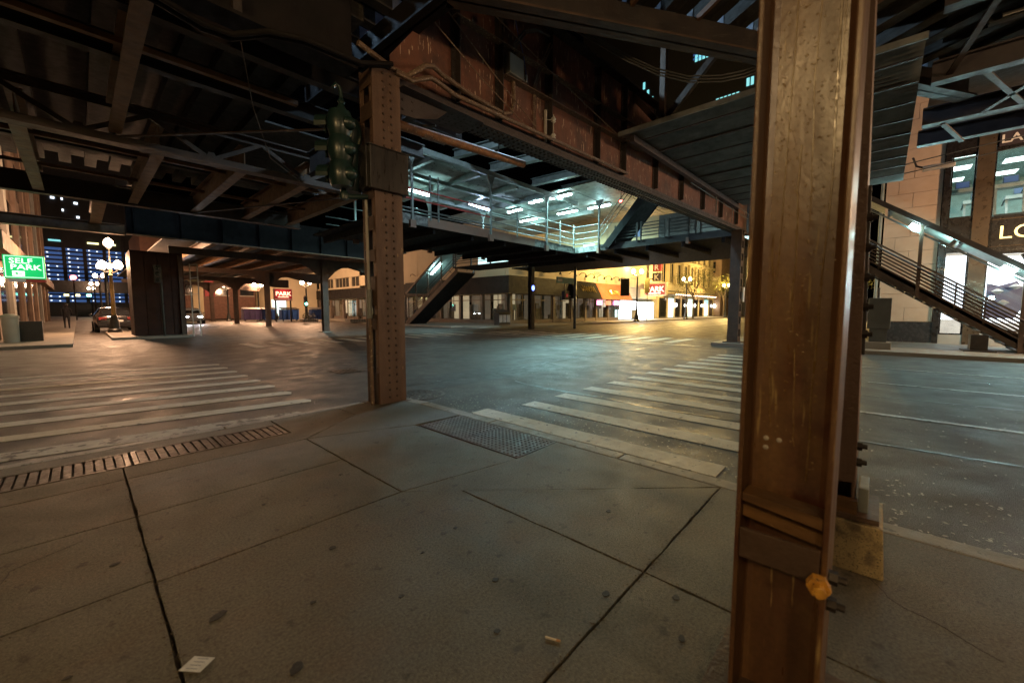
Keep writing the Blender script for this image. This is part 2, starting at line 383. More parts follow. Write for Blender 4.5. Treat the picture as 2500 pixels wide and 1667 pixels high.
for (ax, ay, bx, by, n) in ((.17, -1, .17, 4.1, 420), (.17, .78, 3.05, .78, 300), (-3, 2.44, 1.46, 2.41, 160), (1.46, 2.4, 1.45, 4.1, 90), (1.79, -1, 1.79, .78, 120), (-3, 3.3, 1.45, 3.3, 80), (-2, 5.09, 2.6, 5.09, 220), (3.06, -3, 3.06, 4.4, 260), (1.76, 2.12, 1.79, .78, 80)):
    for _ in range(n):
        f_ = random.random(); x = ax + (bx - ax) * f_ + random.gauss(0, .012); y = ay + (by - ay) * f_ + random.gauss(0, .012); s_ = random.uniform(.002, .009); a_ = random.uniform(0, 3.1); dx, dy = s_ * math.cos(a_), s_ * math.sin(a_)
        dbr.add([(x - dx, y - dy, .001), (x + dy * .5, y - dx * .5, .004), (x + dx, y + dy, .002), (x - dy * .5, y + dx * .5, .004)], [(0, 1, 2, 3)])
for _ in range(700):
    x = random.uniform(-1.2, 3.0); y = random.uniform(.2, 4.9); s_ = random.uniform(.0015, .005); a_ = random.uniform(0, 3.1); dx, dy = s_ * math.cos(a_), s_ * math.sin(a_)
    dbr.add([(x - dx, y - dy, .001), (x + dy * .5, y - dx * .5, .003), (x + dx, y + dy, .001), (x - dy * .5, y + dx * .5, .003)], [(0, 1, 2, 3)])
dbr.build('joint_debris', 'debris', walk, kind='stuff')
for pts_ in ([(-.6, 2.6), (-.35, 2.85), (-.3, 3.05), (.0, 3.2)], [(2.2, -.4), (2.35, -.1), (2.6, .05), (2.8, .3)]):
    c_ = MB(); pp = []
    for (xa, ya), (xb, yb) in zip(pts_, pts_[1:]):
        for q in range(6): pp.append((xa + (xb - xa) * q / 6 + random.gauss(0, .006), ya + (yb - ya) * q / 6 + random.gauss(0, .006)))
    L_ = [(x - .0012, y + .001) for x, y in pp]; R_ = [(x + .0012, y - .001) for x, y in pp][::-1]
    c_.prism(L_ + R_, .0002, .0008).build('hairline_crack', 'joint_dirt', walk)
# kerb stones
kerb = thing('kerb', 'k', 'kerb', (3.1, 0, -.2)); del kerb['label']; del kerb['category']; kerb['kind'] = 'structure'
ys = [-12, -9, -6, -3.4, -.9, 1.6, 3.2, 4.5]
for a, b in zip(ys, ys[1:]):
    MB().box(3.065, a + .006, -.2, 3.215, b - .006, -.003).build('kerb_stone', 'kerb_stone', kerb, bevel=.012)
arc = [(3.065, 4.52), (3.02, 4.86), (2.86, 5.04), (2.6, 5.1)]; arco = [(2.6, 5.25), (2.92, 5.2), (3.15, 4.95), (3.215, 4.52)]
MB().prism(arc + arco, -.2, -.004).build('kerb_stone', 'kerb_stone', kerb)
xs = [-14, -10, -7, -4.2, -1.6, 1, 2.59]
for a, b in zip(xs, xs[1:]):
    MB().box(a + .006, 5.1, -.2, b - .006, 5.23, -.003).build('kerb_stone', 'kerb_stone', kerb, bevel=.012)
# crosswalk stripes (painted, 4 mm above the road)
def stripe(poly, m='road_paint', name='crosswalk_stripe'):
    MB().prism(poly, RZ + .002, RZ + .006).build(name, m, road)
def wob(p, k=.012): return [(x + random.uniform(-k, k), y + random.uniform(-k, k)) for x, y in p]
sk = -.16
for k in range(9):
    y = 5.42 + .82 * k; x1 = 2.25 if k else 1.9; x0 = -7.5; hw = .14 + (.03 if k == 0 else 0)
    n = 14; top = []; bot = []
    for i in range(n + 1):
        x = x0 + (x1 - x0) * i / n; yy = y + sk * (x - 2.25)
        top.append((x, yy + hw + random.uniform(-.008, .008))); bot.append((x, yy - hw + random.uniform(-.008, .008)))
    stripe(bot + [(x1 + .05, y + sk * (x1 - 2.25))] + top[::-1], 'road_paint_worn' if k == 0 else 'road_paint')
for k in range(13):
    x = 3.58 + .775 * k; hw = .15; y1 = 3.72 - .015 * k; y0 = .92
    if k == 0: y1 = 3.9
    n = 6; a = [(x - hw + random.uniform(-.008, .008), y0 + (y1 - y0) * i / n) for i in range(n + 1)]
    b = [(x + hw + random.uniform(-.008, .008), y0 + (y1 - y0) * i / n) for i in range(n + 1)]
    stripe(a + b[::-1], 'road_paint')
for x, y0, y1 in ((6.98, -26, .2), (9.95, -26, .12), (12.5, -26, .34)):
    stripe([(x - .055, y0), (x + .055, y0), (x + .055, y1), (x - .055, y1)], 'lane_paint', 'lane_line')
for k in range(12):     # far crosswalks
    y = 6.2 + .95 * k
    stripe([(16.2, y), (19.0, y), (19.0, y + .35), (16.2, y + .35)])
for k in range(11):
    x = 4.2 + .95 * k
    stripe([(x, 16.2), (x + .35, 16.2), (x + .35, 18.6), (x, 18.6)])
for x in (15.6,): stripe([(x - .3, 4.8), (x, 4.8), (x, 19), (x - .3, 19)], 'lane_paint', 'stop_line')
stripe([(19.6, 10.6), (60, 10.6), (60, 10.75), (19.6, 10.75)], 'lane_paint', 'lane_line')
stripe([(19.6, 14.2), (60, 14.2), (60, 14.32), (19.6, 14.32)], 'lane_paint', 'lane_line')
# asphalt repair patches
for p in ([(4.2, 5.6), (7.5, 5.3), (8.2, 6.4), (4.6, 6.9)], [(5.2, -3.4), (8.2, -3.0), (8.0, -1.7), (5.0, -1.8)], [(2.9, 8.9), (5.6, 9.4), (5.2, 10.3), (2.6, 9.8)]):
    MB().prism(wob(p, .1), RZ + .0005, RZ + .0015).build('road_patch', 'asphalt_patch', road)
for pts_ in ([(3.3, 6.2), (5.5, 6.0), (9, 6.3), (15, 6.0)], [(5.4, -9), (5.5, -3), (5.35, 2), (5.5, 5.5)], [(8.4, -9), (8.5, -2), (8.3, 4)], [(-6, 8.4), (-1, 8.2), (3, 8.5), (8, 8.3)], [(11.2, -8), (11.3, 0), (11.1, 5), (11.3, 14)], [(2, 12.5), (9, 12.2), (16, 12.6)]):
    pp = []
    for (xa, ya), (xb, yb) in zip(pts_, pts_[1:]):
        for q in range(8): pp.append((xa + (xb - xa) * q / 8 + random.gauss(0, .03), ya + (yb - ya) * q / 8 + random.gauss(0, .03)))
    w_ = .022; dx = abs(pts_[-1][0] - pts_[0][0]) > abs(pts_[-1][1] - pts_[0][1])
    L_ = [(x - (0 if dx else w_), y + (w_ if dx else 0)) for x, y in pp]; R_ = [(x + (0 if dx else w_), y - (w_ if dx else 0)) for x, y in pp][::-1]
    MB().prism(L_ + R_, RZ + .0022, RZ + .0035).build('tar_seam', 'tar', road)
# far sidewalks
def far_walk(x0, y0, x1, y1):
    o = MB().box(x0, y0, -.19, x1, y1, .02).build('sidewalk', 'concrete_far', kind='structure')
    return o
far_walk(16.2, -40, 21.6, 4.7); far_walk(21.7, 4.0, 100, 4.6); far_walk(19.6, 19.2, 100, 23.2); far_walk(18.6, 23.3, 24.7, 120); far_walk(-40, 21.5, -.2, 130); far_walk(.95, 24.8, 3.75, 32.0); far_walk(1.4, 38.5, 3.7, 120)
# tactile pads with truncated domes
tac = thing('tactile_paving', 'dark brown studded tactile paving pad at the kerb ramp', 'tactile paving', (2.75, 2.95, -.018))
for y0, y1 in ((2.235, 2.955), (2.965, 3.665)):
    MB().box(2.485, y0, -.05, 3.045, y1, -.001).build('paving_plate', 'tactile', tac)
    d = MB()
    for i in range(11):
        for j in range(14):
            d.path([(2.51 + .05 * i, y0 + .03 + .05 * j, -.001), (2.51 + .05 * i, y0 + .03 + .05 * j, .005)], .013, 6, .008)
    d.build('domes', 'tactile', tac, kind='stuff')
# trench drain grates
for gi, (x0, x1, lab) in enumerate(((-.60, .22, 'left end iron trench drain grate beside the striped crossing'), (.24, .82, 'middle iron trench drain grate with slotted bars'), (.84, 1.40, 'right end iron trench drain grate nearest the riveted corner column'))):
    t = thing('drain_grate', lab, 'drain grate', ((x0 + x1) / 2, 4.64, -.018), 'trench drain grates')
    MB().box(x0, 4.44, -.06, x1, 4.85, -.03).build('pit', 'pit', t)
    f = MB(); f.box(x0, 4.435, -.03, x1, 4.455, .001); f.box(x0, 4.835, -.03, x1, 4.855, .001); f.box(x0, 4.455, -.03, x0 + .03, 4.835, .001); f.box(x1 - .03, 4.455, -.03, x1, 4.835, .001)
    f.build('frame', 'iron_frame', t)
    n = int((x1 - x0 - .06) / .058); st = (x1 - x0 - .06) / n
    bars = None
    for k in range(n):
        xa = x0 + .03 + st * k
        MB().box(xa + .007, 4.457, -.028, xa + st - .007, 4.833, -.002).build('bar', 'iron', t)
# manhole and inlet
t = thing('manhole_cover', 'round iron manhole cover behind the riveted corner column', 'manhole cover', (3.62, 5.35, RZ))
c = (3.62, 5.35, RZ)
MB().lathe([(.40, .001), (.40, .008), (.36, .008), (.36, .004)], c, 28).build('rim', 'iron_frame', t)
MB().lathe([(.355, .001), (.355, .007), (.01, .007)], c, 28).build('cover', 'iron', t)
d = MB()
for r_ in (.12, .22, .31):
    for k in range(int(r_ * 60)):
        a = 2 * math.pi * k / int(r_ * 60); d.path([(c[0] + r_ * math.cos(a), c[1] + r_ * math.sin(a), RZ + .007), (c[0] + r_ * math.cos(a), c[1] + r_ * math.sin(a), RZ + .011)], .02, 6)
d.build('studs', 'iron_frame', t, kind='stuff')
t = thing('street_inlet', 'small square iron inlet grate in the roadway left of the corner column', 'drain grate', (3.9, 8.6, RZ))
MB().box(3.65, 8.3, RZ + .001, 4.2, 8.9, RZ + .006).build('plate', 'iron', t)
for k in range(6): MB().box(3.69 + .085 * k, 8.35, RZ + .006, 3.73 + .085 * k, 8.85, RZ + .012).build('bar', 'iron_frame', t)
# gum spots, litter
for x, y, a, b, rz in ((.32, 1.96, .055, .03, .5), (.45, 1.46, .045, .03, .8), (.85, 2.09, .03, .022, .2), (1.26, 1.27, .026, .02, 0), (1.53, .84, .032, .024, .3), (1.72, .6, .03, .024, 0), (1.42, 1.76, .02, .016, 0), (1.51, .5, .03, .022, .4), (.05, 2.75, .03, .02, .3), (.62, 1.75, .02, .014, 0), (1.05, 1.05, .02, .02, 0), (.9, 1.5, .02, .016, 0), (1.3, 3.0, .02, .015, 0), (-.1, 2.0, .02, .014, 0), (2.2, 1.2, .03, .02, 0), (1.6, .3, .03, .02, 0), (.75, 2.9, .018, .014, 0), (1.15, 1.7, .016, .012, 0)):
    a *= .62; b *= .62
    pts = [(x + a * math.cos(t_) * math.cos(rz) - b * math.sin(t_) * math.sin(rz), y + a * math.cos(t_) * math.sin(rz) + b * math.sin(t_) * math.cos(rz)) for t_ in [2 * math.pi * i / 14 for i in range(14)]]
    MB().prism(wob(pts, .003), .0, .0025).build('gum_spot', 'gum', walk)
t = thing('paper_card', 'pale paper card lying across the dark pavement joint', 'paper', (.19, 1.74, .004))
cx, cy = .215, 1.735
MB().prism([(cx - .05, cy + .015), (cx + .0, cy - .048), (cx + .05, cy - .015), (cx, cy + .048)], .003, .0045).build('sheet', 'paper', t)
for k in range(4):
    p = Vector((cx - .03 + .012 * k, cy + .006 + .007 * k, .0052)); MB().bar(p, p + Vector((.026, -.032, 0)), .0022, .0008).build('ink_line', 'ink', t)
t = thing('cigarette_butt', 'pale cigarette butt on the pavement slab near the wide joint', 'cigarette', (1.17, .86, .005))
MB().tube((1.155, .89, .005), (1.172, .850, .005), .0038).build('paper_tube', 'cig', t); MB().tube((1.172, .850, .005), (1.178, .836, .005), .004).build('filter', 'cig_tip', t)
g = MB()
for _ in range(3200):
    x = random.uniform(3.3, 8.5); y = random.uniform(-6, 5.5)
    if random.random() < .5: x = random.uniform(3.25, 4.3)
    s = random.uniform(.005, .02); a = random.uniform(0, 3.1); dx, dy = s * math.cos(a), s * math.sin(a)
    z = RZ + .007
    g.add([(x - dx, y - dy, z), (x + dy * .5, y - dx * .5, z + .002), (x + dx, y + dy, z + .001), (x - dy * .5, y + dx * .5, z + .003)], [(0, 1, 2, 3)])
for _ in range(500):
    x = random.uniform(-3, 3); y = random.uniform(5.3, 11); s = random.uniform(.004, .014); a = random.uniform(0, 3.1); dx, dy = s * math.cos(a), s * math.sin(a); z = RZ + .008
    g.add([(x - dx, y - dy, z), (x + dy * .5, y - dx * .5, z + .002), (x + dx, y + dy, z + .001), (x - dy * .5, y + dx * .5, z + .003)], [(0, 1, 2, 3)])
o = g.build('street_grit', 'grit', kind='stuff'); o['label'] = 'pale grit and litter scattered over the asphalt'; o['category'] = 'grit'

# ================================================================== NEAR COLUMNS
def hcol(t, x0, x1, y0, y1, z0, z1, th, m):
    MB().box(x0, y1 - th, z0, x1, y1, z1).build('flange', m, t, bevel=.004)
    MB().box(x0, y0, z0, x1, y0 + th, z1).build('flange', m, t, bevel=.004)
    xm = (x0 + x1) / 2
    fl = .02
    poly = [(xm - .008, y0 + th)] + [(xm - .008 - fl * (1 - math.sin(a)), y0 + th + fl * (1 - math.cos(a))) for a in [i * math.pi / 8 for i in range(0, 5)]][:0]
    w_ = MB(); w_.box(xm - .009, y0 + th, z0, xm + .009, y1 - th, z1)
    for ys_, sg in ((y0 + th, 1), (y1 - th, -1)):   # fillets
        for sx_ in (-1, 1):
            w_.ext([(xm + sx_ * .009, ys_, z0), (xm + sx_ * .03, ys_, z0), (xm + sx_ * .016, ys_ + sg * .006, z0), (xm + sx_ * .009, ys_ + sg * .021, z0)], (0, 0, z1 - z0))
    w_.build('web', m, t)
t = thing('steel_column', 'glossy brown steel column close to the camera with a yellow bolt', 'column', (1.48, .19, 0))
hcol(t, 1.36, 1.60, .072, .303, .02, 5.2, .014, 'steel_near')
MB().box(1.28, .0, .0, 1.68, .38, .02).build('base_plate', 'steel_brown', t)
MB().box(1.352, .089, .505, 1.364, .287, .60).build('batten_plate', 'steel_brown', t, bevel=.003)
MB().ext([(1.385, .088, .60), (1.385, .287, .625), (1.385, .287, .66), (1.385, .088, .635)], (.05, 0, 0)).build('timber_packing', 'timber_gold', t)
MB().ext([(1.368, .088, .655), (1.368, .287, .68), (1.368, .287, .705), (1.368, .088, .69)], (.075, 0, .0)).build('timber_packing', 'timber_gold', t)
MB().hexbolt((1.345, .088, .515), (-.85, -.1, .05), .028, .03).build('yellow_bolt', 'bolt_yellow', t, True)
for z in (.50, .42): MB().hexbolt((1.43, .072, z), (0, -1, 0), .02, .022).build('bolt', 'bolt_dark', t)
for y, z in ((.25, .86), (.25, .83), (.215, .86)): MB().dome((1.471, y, z), (-1, 0, 0), .008, .004).build('paint_chip', 'box_grey', t)
for y_, z0_, z1_, r_ in ((.13, .75, 2.4, .0030), (.165, 1.5, 2.3, .0022), (.20, 1.2, 1.75, .0026), (.235, 1.35, 2.6, .0024), (.255, .9, 1.5, .002), (.115, 1.7, 2.7, .002), (.185, .85, 1.15, .002)):
    pts_ = []; y0_ = y_
    for q in range(14): y0_ += random.gauss(0, .0028); pts_.append((1.4695, y0_, z1_ + (z0_ - z1_) * q / 13))
    MB().path(pts_, r_, 6, r_ * .7).build('paint_run', 'paint_run', t, True)
bl = MB()
for _ in range(420):
    bl.dome((1.4712, random.uniform(.092, .283), random.triangular(.7, 2.6, 1.7)), (-1, 0, 0), random.uniform(.0012, .0042), random.uniform(.001, .0026), 6, 2)
for _ in range(90):
    z_ = random.uniform(.6, 2.6); bl.dome((1.3602, random.uniform(.29, .302), z_), (-1, 0, 0), .002, .0014, 5, 2)
bl.build('paint_blisters', 'paint_run', t, kind='stuff', smooth=True)
t = thing('steel_column', 'brown bolted steel column standing on a speckled granite block', 'column', (2.63, .1, 0))
MB().ext([(2.47, -.075, .0), (2.47, .3, .0), (2.47, .29, .255), (2.47, -.065, .245)], (.36, 0, 0)).build('granite_block', 'granite', t, bevel=.008)
MB().box(2.475, -.05, .256, 2.82, .28, .28).build('base_plate', 'steel_brown', t)
MB().box(2.49, .03, .28, 2.53, .27, .345).build('timber_packing', 'timber_gold', t)
MB().box(2.535, -.01, .28, 2.74, .028, .40).build('shoe_angle', 'base_grey', t, bevel=.004)
hcol(t, 2.54, 2.76, .04, .26, .28, 5.2, .014, 'steel_corner'); MB().box(2.532, .042, .42, 2.539, .258, 5.2).build('cover_plate', 'steel_corner', t)
for z in (.52, .60, 1.15, 1.28, 1.42, 1.56, 1.70): MB().hexbolt((2.565, .04, z), (0, -1, 0), .022, .02).build('bolt', 'bolt_dark', t)
MB().box(2.56, .027, 1.05, 2.6, .039, 1.85).build('splice_plate', 'steel_dark', t)
t.rotation_euler = (R(-1.2), 0, 0)

# ================================================================== CORNER COLUMN (riveted, laced)
t = thing('corner_column', 'riveted brown steel column at the tip of the corner pavement', 'column', (2.85, 5.0, -.02))
X0, X1, Y0, Y1 = 2.67, 3.07, 4.86, 5.19
MB().box(X0, Y0, -.02, X1, Y0 + .016, 4.35).build('face_plate', 'steel_corner', t, bevel=.004)
MB().box(X0, Y1 - .016, -.02, X1, Y1, 4.35).build('face_plate', 'steel_corner', t)
for ya, yb in ((Y0 + .018, Y0 + .09), (Y1 - .09, Y1 - .018)):
    MB().box(X0 + .004, ya, -.02, X0 + .018, yb, 4.3).build('side_angle', 'steel_corner', t); MB().box(X1 - .018, ya, -.02, X1 - .004, yb, 4.3).build('side_angle', 'steel_corner', t)
for z, h in ((.0, .42), (1.0, .2), (1.32, .38), (1.9, .15), (2.3, .18), (2.7, .2), (3.2, .2), (3.7, .2), (4.1, .2)):
    MB().box(X0 - .006, Y0 + .03, z, X0 + .003, Y1 - .03, z + h).build('batten_plate', 'steel_brown', t)
    MB().box(X1 - .003, Y0 + .03, z, X1 + .006, Y1 - .03, z + h).build('batten_plate', 'steel_brown', t)
d = MB()
for k in range(44):
    z = .08 + .1 * k
    for x in (2.82, 2.93): d.dome((x + random.uniform(-.003, .003), Y0, z), (0, -1, 0), .018, .014, 8, 3)
    if k % 2 == 0:
        for y in (Y0 + .055, Y1 - .055): d.dome((X0 + .003, y, z), (-1, 0, 0), .011, .009, 6, 2)
d.build('rivets', 'steel_brown', t, kind='stuff', smooth=True)
MB().prism([(2.58, 4.79), (3.1, 4.79), (3.1, 5.26), (2.58, 5.26)], -.02, -.001).build('base_plate', 'steel_brown', t)
cdt = thing('conduit_run', 'grey conduit pipe strapped inside the open side of the corner column', 'conduit', (2.62, 5.02, 0))
MB().path([(2.60, 4.93, 0), (2.60, 4.94, .55), (2.63, 4.98, .75), (2.63, 5.0, 1.15)], .026, 8).build('pipe', 'conduit', cdt, True)
MB().path([(2.63, 5.0, 1.15), (2.63, 5.0, 1.18), (2.63, 5.0, 1.5), (2.63, 5.0, 1.53)], .04, 10).build('coupling', 'base_grey', cdt, True)
MB().path([(2.63, 5.0, 1.53), (2.63, 5.02, 2.75)], .02, 8).build('riser_pipe', 'box_grey', cdt, True)
t = thing('junction_box', 'black weathered box wrapped round the corner column above the street', 'electrical box', (2.84, 5.0, 2.8))
MB().box(2.58, 4.79, 2.80, 3.13, 4.855, 3.32).build('front_cover', 'black_paint', t, bevel=.008)
MB().box(2.56, 4.86, 2.82, 2.652, 5.22, 3.33).build('side_cover', 'black_paint', t, bevel=.008)
MB().box(3.076, 4.86, 2.80, 3.14, 5.22, 3.3).build('side_cover', 'black_paint', t, bevel=.008)
MB().box(2.565, 4.785, 3.322, 3.145, 4.87, 3.335).build('lid', 'black_paint', t)

# ---- traffic signal cluster
t = thing('traffic_signal', 'dark green traffic signal cluster hung beside the corner column, unlit from here', 'traffic signal', (2.36, 5.1, 2.75))
def sig_head(cx, cy, ang, z0, nm):
    c, s = math.cos(ang), math.sin(ang)
    def P(a, b, z): return (cx + a * c - b * s, cy + a * s + b * c, z)
    for k in range(3):
        zc = z0 + .16 + .30 * k
        MB().lathe([(.125, -.15), (.132, -.13), (.15, -.07), (.158, 0), (.15, .07), (.132, .13), (.125, .15)], (cx, cy, zc), 18).build('housing', 'signal_green', t, True)
        MB().dome(P(-.12, .05, zc - .01), (-c, -s, 0), .085, .10, 14, 5).build('reflector_dome', 'signal_green', t, True)
        MB().dome(P(.15, 0, zc), (c, s, 0), .10, .02, 12, 2).build('lens', 'lens_off', t, True)
        vz = MB(); n = 9
        pts = [(math.cos(R(-20) + i * R(220) / n), math.sin(R(-20) + i * R(220) / n)) for i in range(n + 1)]
        for i in range(n):
            (b0, h0), (b1, h1) = pts[i], pts[i + 1]
            vz.add([P(.12, b0 * .12, zc + h0 * .12), P(.12, b1 * .12, zc + h1 * .12), P(.27, b1 * .125, zc + h1 * .125), P(.27, b0 * .125, zc + h0 * .125)], [(0, 1, 2, 3)])
        vz.build('visor', 'signal_green', t)
sig_head(2.33, 5.04, R(128), 2.78, 'a')
sig_head(2.52, 5.20, R(70), 2.78, 'b')
MB().path([(2.38, 5.1, 3.75), (2.38, 5.1, 3.95), (2.36, 5.1, 4.02), (2.32, 5.1, 4.04), (2.28, 5.1, 3.98)], .022, 8).build('top_hook', 'signal_green', t, True)
MB().lathe([(.06, 3.66), (.07, 3.74), (.03, 3.82), (.045, 3.85), (.02, 3.9)], (2.38, 5.1, 0), 10).build('top_cap', 'signal_green', t, True)
MB().path([(2.38, 5.1, 2.8), (2.38, 5.1, 2.72), (2.45, 5.06, 2.7), (2.64, 4.98, 2.72)], .032, 10).build('bracket_arm', 'signal_green', t, True)
MB().lathe([(.05, -.02), (.06, .03), (.03, .1)], (2.38, 5.1, 2.68), 10).build('bottom_cap', 'signal_green', t, True)

# ================================================================== ELEVATED STRUCTURE
def rivet_line(d, p, q, n, nrm, r=.016):
    p = Vector(p); q = Vector(q)
    for i in range(n): d.dome(p + (q - p) * (i + .5) / n, nrm, r, r * .7, 6, 2)
t = thing('plate_girder', 'deep red brown riveted plate girder running over the street from the corner column', 'girder', (10, 5.1, 4.2))
GX0, GX1 = 3.06, 18.4
def gy(x): return 5.1 - .06 * (x - 3.1)
stx = [3.06, 4.17, 5.06, 6.32, 7.92, 9.0, 10.6, 12.2, 13.8, 15.4, 17.0, 18.4]
MB().ext([(3.08, gy(3.08), 4.42), (4.165, gy(4.165), 4.42), (4.165, gy(4.165), 6.12), (3.08, gy(3.08), 4.72)], (0, .014, 0)).build('web_plate', 'steel_red', t)
for a, b in zip(stx[1:], stx[2:]):
    MB().ext([(a + .003, gy(a), 4.42), (b - .003, gy(b), 4.42), (b - .003, gy(b), 6.5), (a + .003, gy(a), 6.5)], (0, .014, 0)).build('web_plate', 'steel_red', t)
for x in stx[1:-1]:
    y = gy(x); MB().box(x - .09, y - .015, 4.46, x - .012, y - .002, 6.46).build('stiffener', 'steel_dark', t); MB().box(x - .01, y - .12, 4.46, x + .004, y - .002, 6.46).build('stiffener', 'steel_dark', t)
    MB().box(x + .006, y - .015, 4.46, x + .075, y - .002, 6.46).build('stiffener', 'steel_dark', t)
MB().ext([(GX0, gy(GX0) - .02, 4.24), (GX1, gy(GX1) - .02, 4.24), (GX1, gy(GX1) - .02, 4.45), (GX0, gy(GX0) - .02, 4.45)], (0, .017, 0)).build('flange_angle', 'steel_purple', t)
MB().ext([(GX0, gy(GX0) - .2, 4.2), (GX1, gy(GX1) - .2, 4.2), (GX1, gy(GX1) + .2, 4.2), (GX0, gy(GX0) + .2, 4.2)], (0, 0, .035)).build('bottom_flange', 'steel_purple', t)
MB().ext([(4.2, gy(4.2) - .2, 6.5), (GX1, gy(GX1) - .2, 6.5), (GX1, gy(GX1) + .2, 6.5), (4.2, gy(4.2) + .2, 6.5)], (0, 0, .04)).build('top_flange', 'steel_dark', t)
for z, x0 in ((5.68, 4.1), (5.2, 5.1)):
    MB().ext([(x0, gy(x0) - .14, z), (9.8, gy(9.8) - .14, z), (9.8, gy(9.8) - .002, z), (x0, gy(x0) - .002, z)], (0, 0, .012)).build('ledge_angle', 'conduit', t)
d = MB()
for yo in (-.15, -.06, .07, .16): rivet_line(d, (GX0 + .3, gy(GX0) + yo, 4.2), (GX1, gy(GX1) + yo, 4.2), 130, (0, 0, -1), .032)
rivet_line(d, (GX0 + .2, gy(GX0) - .02, 4.38), (GX1, gy(GX1) - .02, 4.38), 130, (0, -1, 0), .022)
rivet_line(d, (GX0 + .3, gy(GX0) - .02, 4.3), (GX1, gy(GX1) - .02, 4.3), 130, (0, -1, 0), .022)
for x in stx[1:-1]: rivet_line(d, (x - .05, gy(x) - .015, 4.5), (x - .05, gy(x) - .015, 6.4), 18, (0, -1, 0), .02)
d.build('rivets', 'steel_dark', t, kind='stuff', smooth=True)
# gusset plates under the near end
gus = MB(); gus.ext([(3.04, 4.93, 4.19), (3.9, 4.9, 4.19), (3.7, 4.9, 4.02), (3.35, 4.92, 3.92), (3.04, 4.94, 3.9)], (0, .02, 0)); gus.ext([(3.06, 4.75, 4.185), (4.5, 4.75, 4.185), (4.5, 5.35, 4.185), (3.06, 5.35, 4.185)], (0, 0, .012)); gus.build('gusset_plate', 'steel_purple', t)
d = MB()
for x, z in ((3.15, 4.1), (3.3, 4.12), (3.45, 4.1), (3.6, 4.13), (3.15, 3.98), (3.3, 4.0)): d.dome((x, 4.925, z), (0, -1, 0), .02, .013, 7, 2)
d.build('gusset_rivets', 'steel_dark', t, kind='stuff')
# cable tray angle along the girder and things fixed to it
t = thing('conduit_pair', 'two corroded conduits with lagged bends running along the red girder', 'conduit', (3.1, 4.9, 4.4))
MB().path([(2.5, 4.86, 4.5), (3.0, 4.9, 4.42), (3.2, 4.88, 4.40), (3.32, 4.82, 4.5), (3.45, 4.82, 4.62), (3.62, 4.86, 4.7), (3.8, 4.9, 4.68), (4.4, 4.93, 4.62), (5.1, 4.9, 4.58), (5.3, 4.9, 4.66), (5.36, 4.9, 4.85), (5.36, 4.92, 5.25)], .036, 9).build('upper_pipe', 'conduit', t, True)
MB().path([(3.0, 4.84, 4.36), (3.25, 4.82, 4.34), (3.4, 4.8, 4.42), (3.55, 4.82, 4.5), (3.7, 4.84, 4.5), (4.0, 4.86, 4.46), (9, 4.6, 4.47)], .034, 9).build('lower_pipe', 'conduit', t, True)
t = thing('junction_box', 'pale grey square junction box on the red girder with a blue cable', 'electrical box', (5.37, 4.93, 5.25))
MB().box(5.19, 4.84, 5.27, 5.55, 4.98, 5.60).build('cover', 'box_grey', t, bevel=.01)
MB().path([(5.62, 4.9, 5.32), (5.66, 4.88, 5.3), (5.66, 4.88, 5.42)], .02, 6).build('elbow', 'porcelain', t, True)
MB().path([(5.66, 4.88, 5.42), (5.55, 4.85, 5.7), (5.4, 4.85, 6.0), (5.3, 4.85, 6.3)], .01, 6).build('cable', 'cable_blue', t, True)
for k in (0, 1): MB().path([(5.3 + .06 * k, 4.9, 5.6), (5.33 + .06 * k, 4.86, 5.8), (5.5 + .06 * k, 4.8, 6.05), (5.8 + .05 * k, 4.75, 6.2), (6.1, 4.7, 6.2)], .02, 7).build('flexible_conduit', 'cable', t, True)
t = thing('riser_conduit', 'thin twin conduit rising up the red girder beside the grey box', 'conduit', (5.9, 4.88, 4.5))
for k in (0, 1): MB().path([(5.9 + .05 * k, 4.9, 4.45), (5.9 + .05 * k, 4.9, 5.35), (6.0 + .06 * k, 4.85, 5.7), (6.25 + .07 * k, 4.8, 6.2)], .012, 6).build('pipe', 'conduit', t, True)
t = thing('insulator_bracket', 'pair of white porcelain insulators on a bracket on the red girder', 'insulator', (6.3, 4.86, 4.5))
MB().box(6.2, 4.86, 4.44, 6.24, 4.9, 5.02).build('bracket', 'box_grey', t)
MB().tube((6.34, 4.78, 4.5), (6.34, 4.78, 4.95), .01).build('rod', 'box_grey', t)
for z in (4.55, 4.85):
    MB().lathe([(.03, -.05), (.05, -.03), (.03, -.01), (.052, .015), (.03, .05)], (6.34, 4.78, z), 12).build('insulator', 'porcelain', t, True); MB().tube((6.22, 4.88, z), (6.34, 4.78, z), .008).build('arm', 'box_grey', t)
t = thing('hanging_cables', 'bundle of dark cables sagging under the curved track deck', 'cable', (8, 3.5, 5.2))
for k in range(3):
    pts = [(4.9, 4.3, 5.9), (5.42, 3.72, 5.63), (5.72, 3.46, 5.45), (6.07, 3.16, 5.24), (6.43, 2.84, 5.07), (6.83, 2.48, 4.98), (7.24, 2.11, 5.02), (7.54, 1.86, 5.12), (7.9, 1.55, 5.3)]
    MB().path([(x + .03 * k, y, z - .035 * k) for x, y, z in pts], .011, 6).build('cable', 'cable', t, True)
for k, (p, q) in enumerate((((3.5, 4.8, 5.3), (5.6, 4.86, 4.55)), ((3.7, 4.8, 5.6), (5.9, 4.86, 4.62)), ((4.0, 4.82, 6.1), (8.5, 4.6, 5.2)))):
    o = MB().path([p, tuple((a + b) / 2 - (.04 if i == 2 else 0) for i, (a, b) in enumerate(zip(p, q))), q], .009, 5).build('wire', 'conduit', smooth=True)
    tag(o, ['slack wire slanting across the red girder left of the grey box, lower of two', 'slack wire slanting across the red girder left of the grey box, upper of two', 'long wire crossing the red girder above the grey box'][k], 'wire')
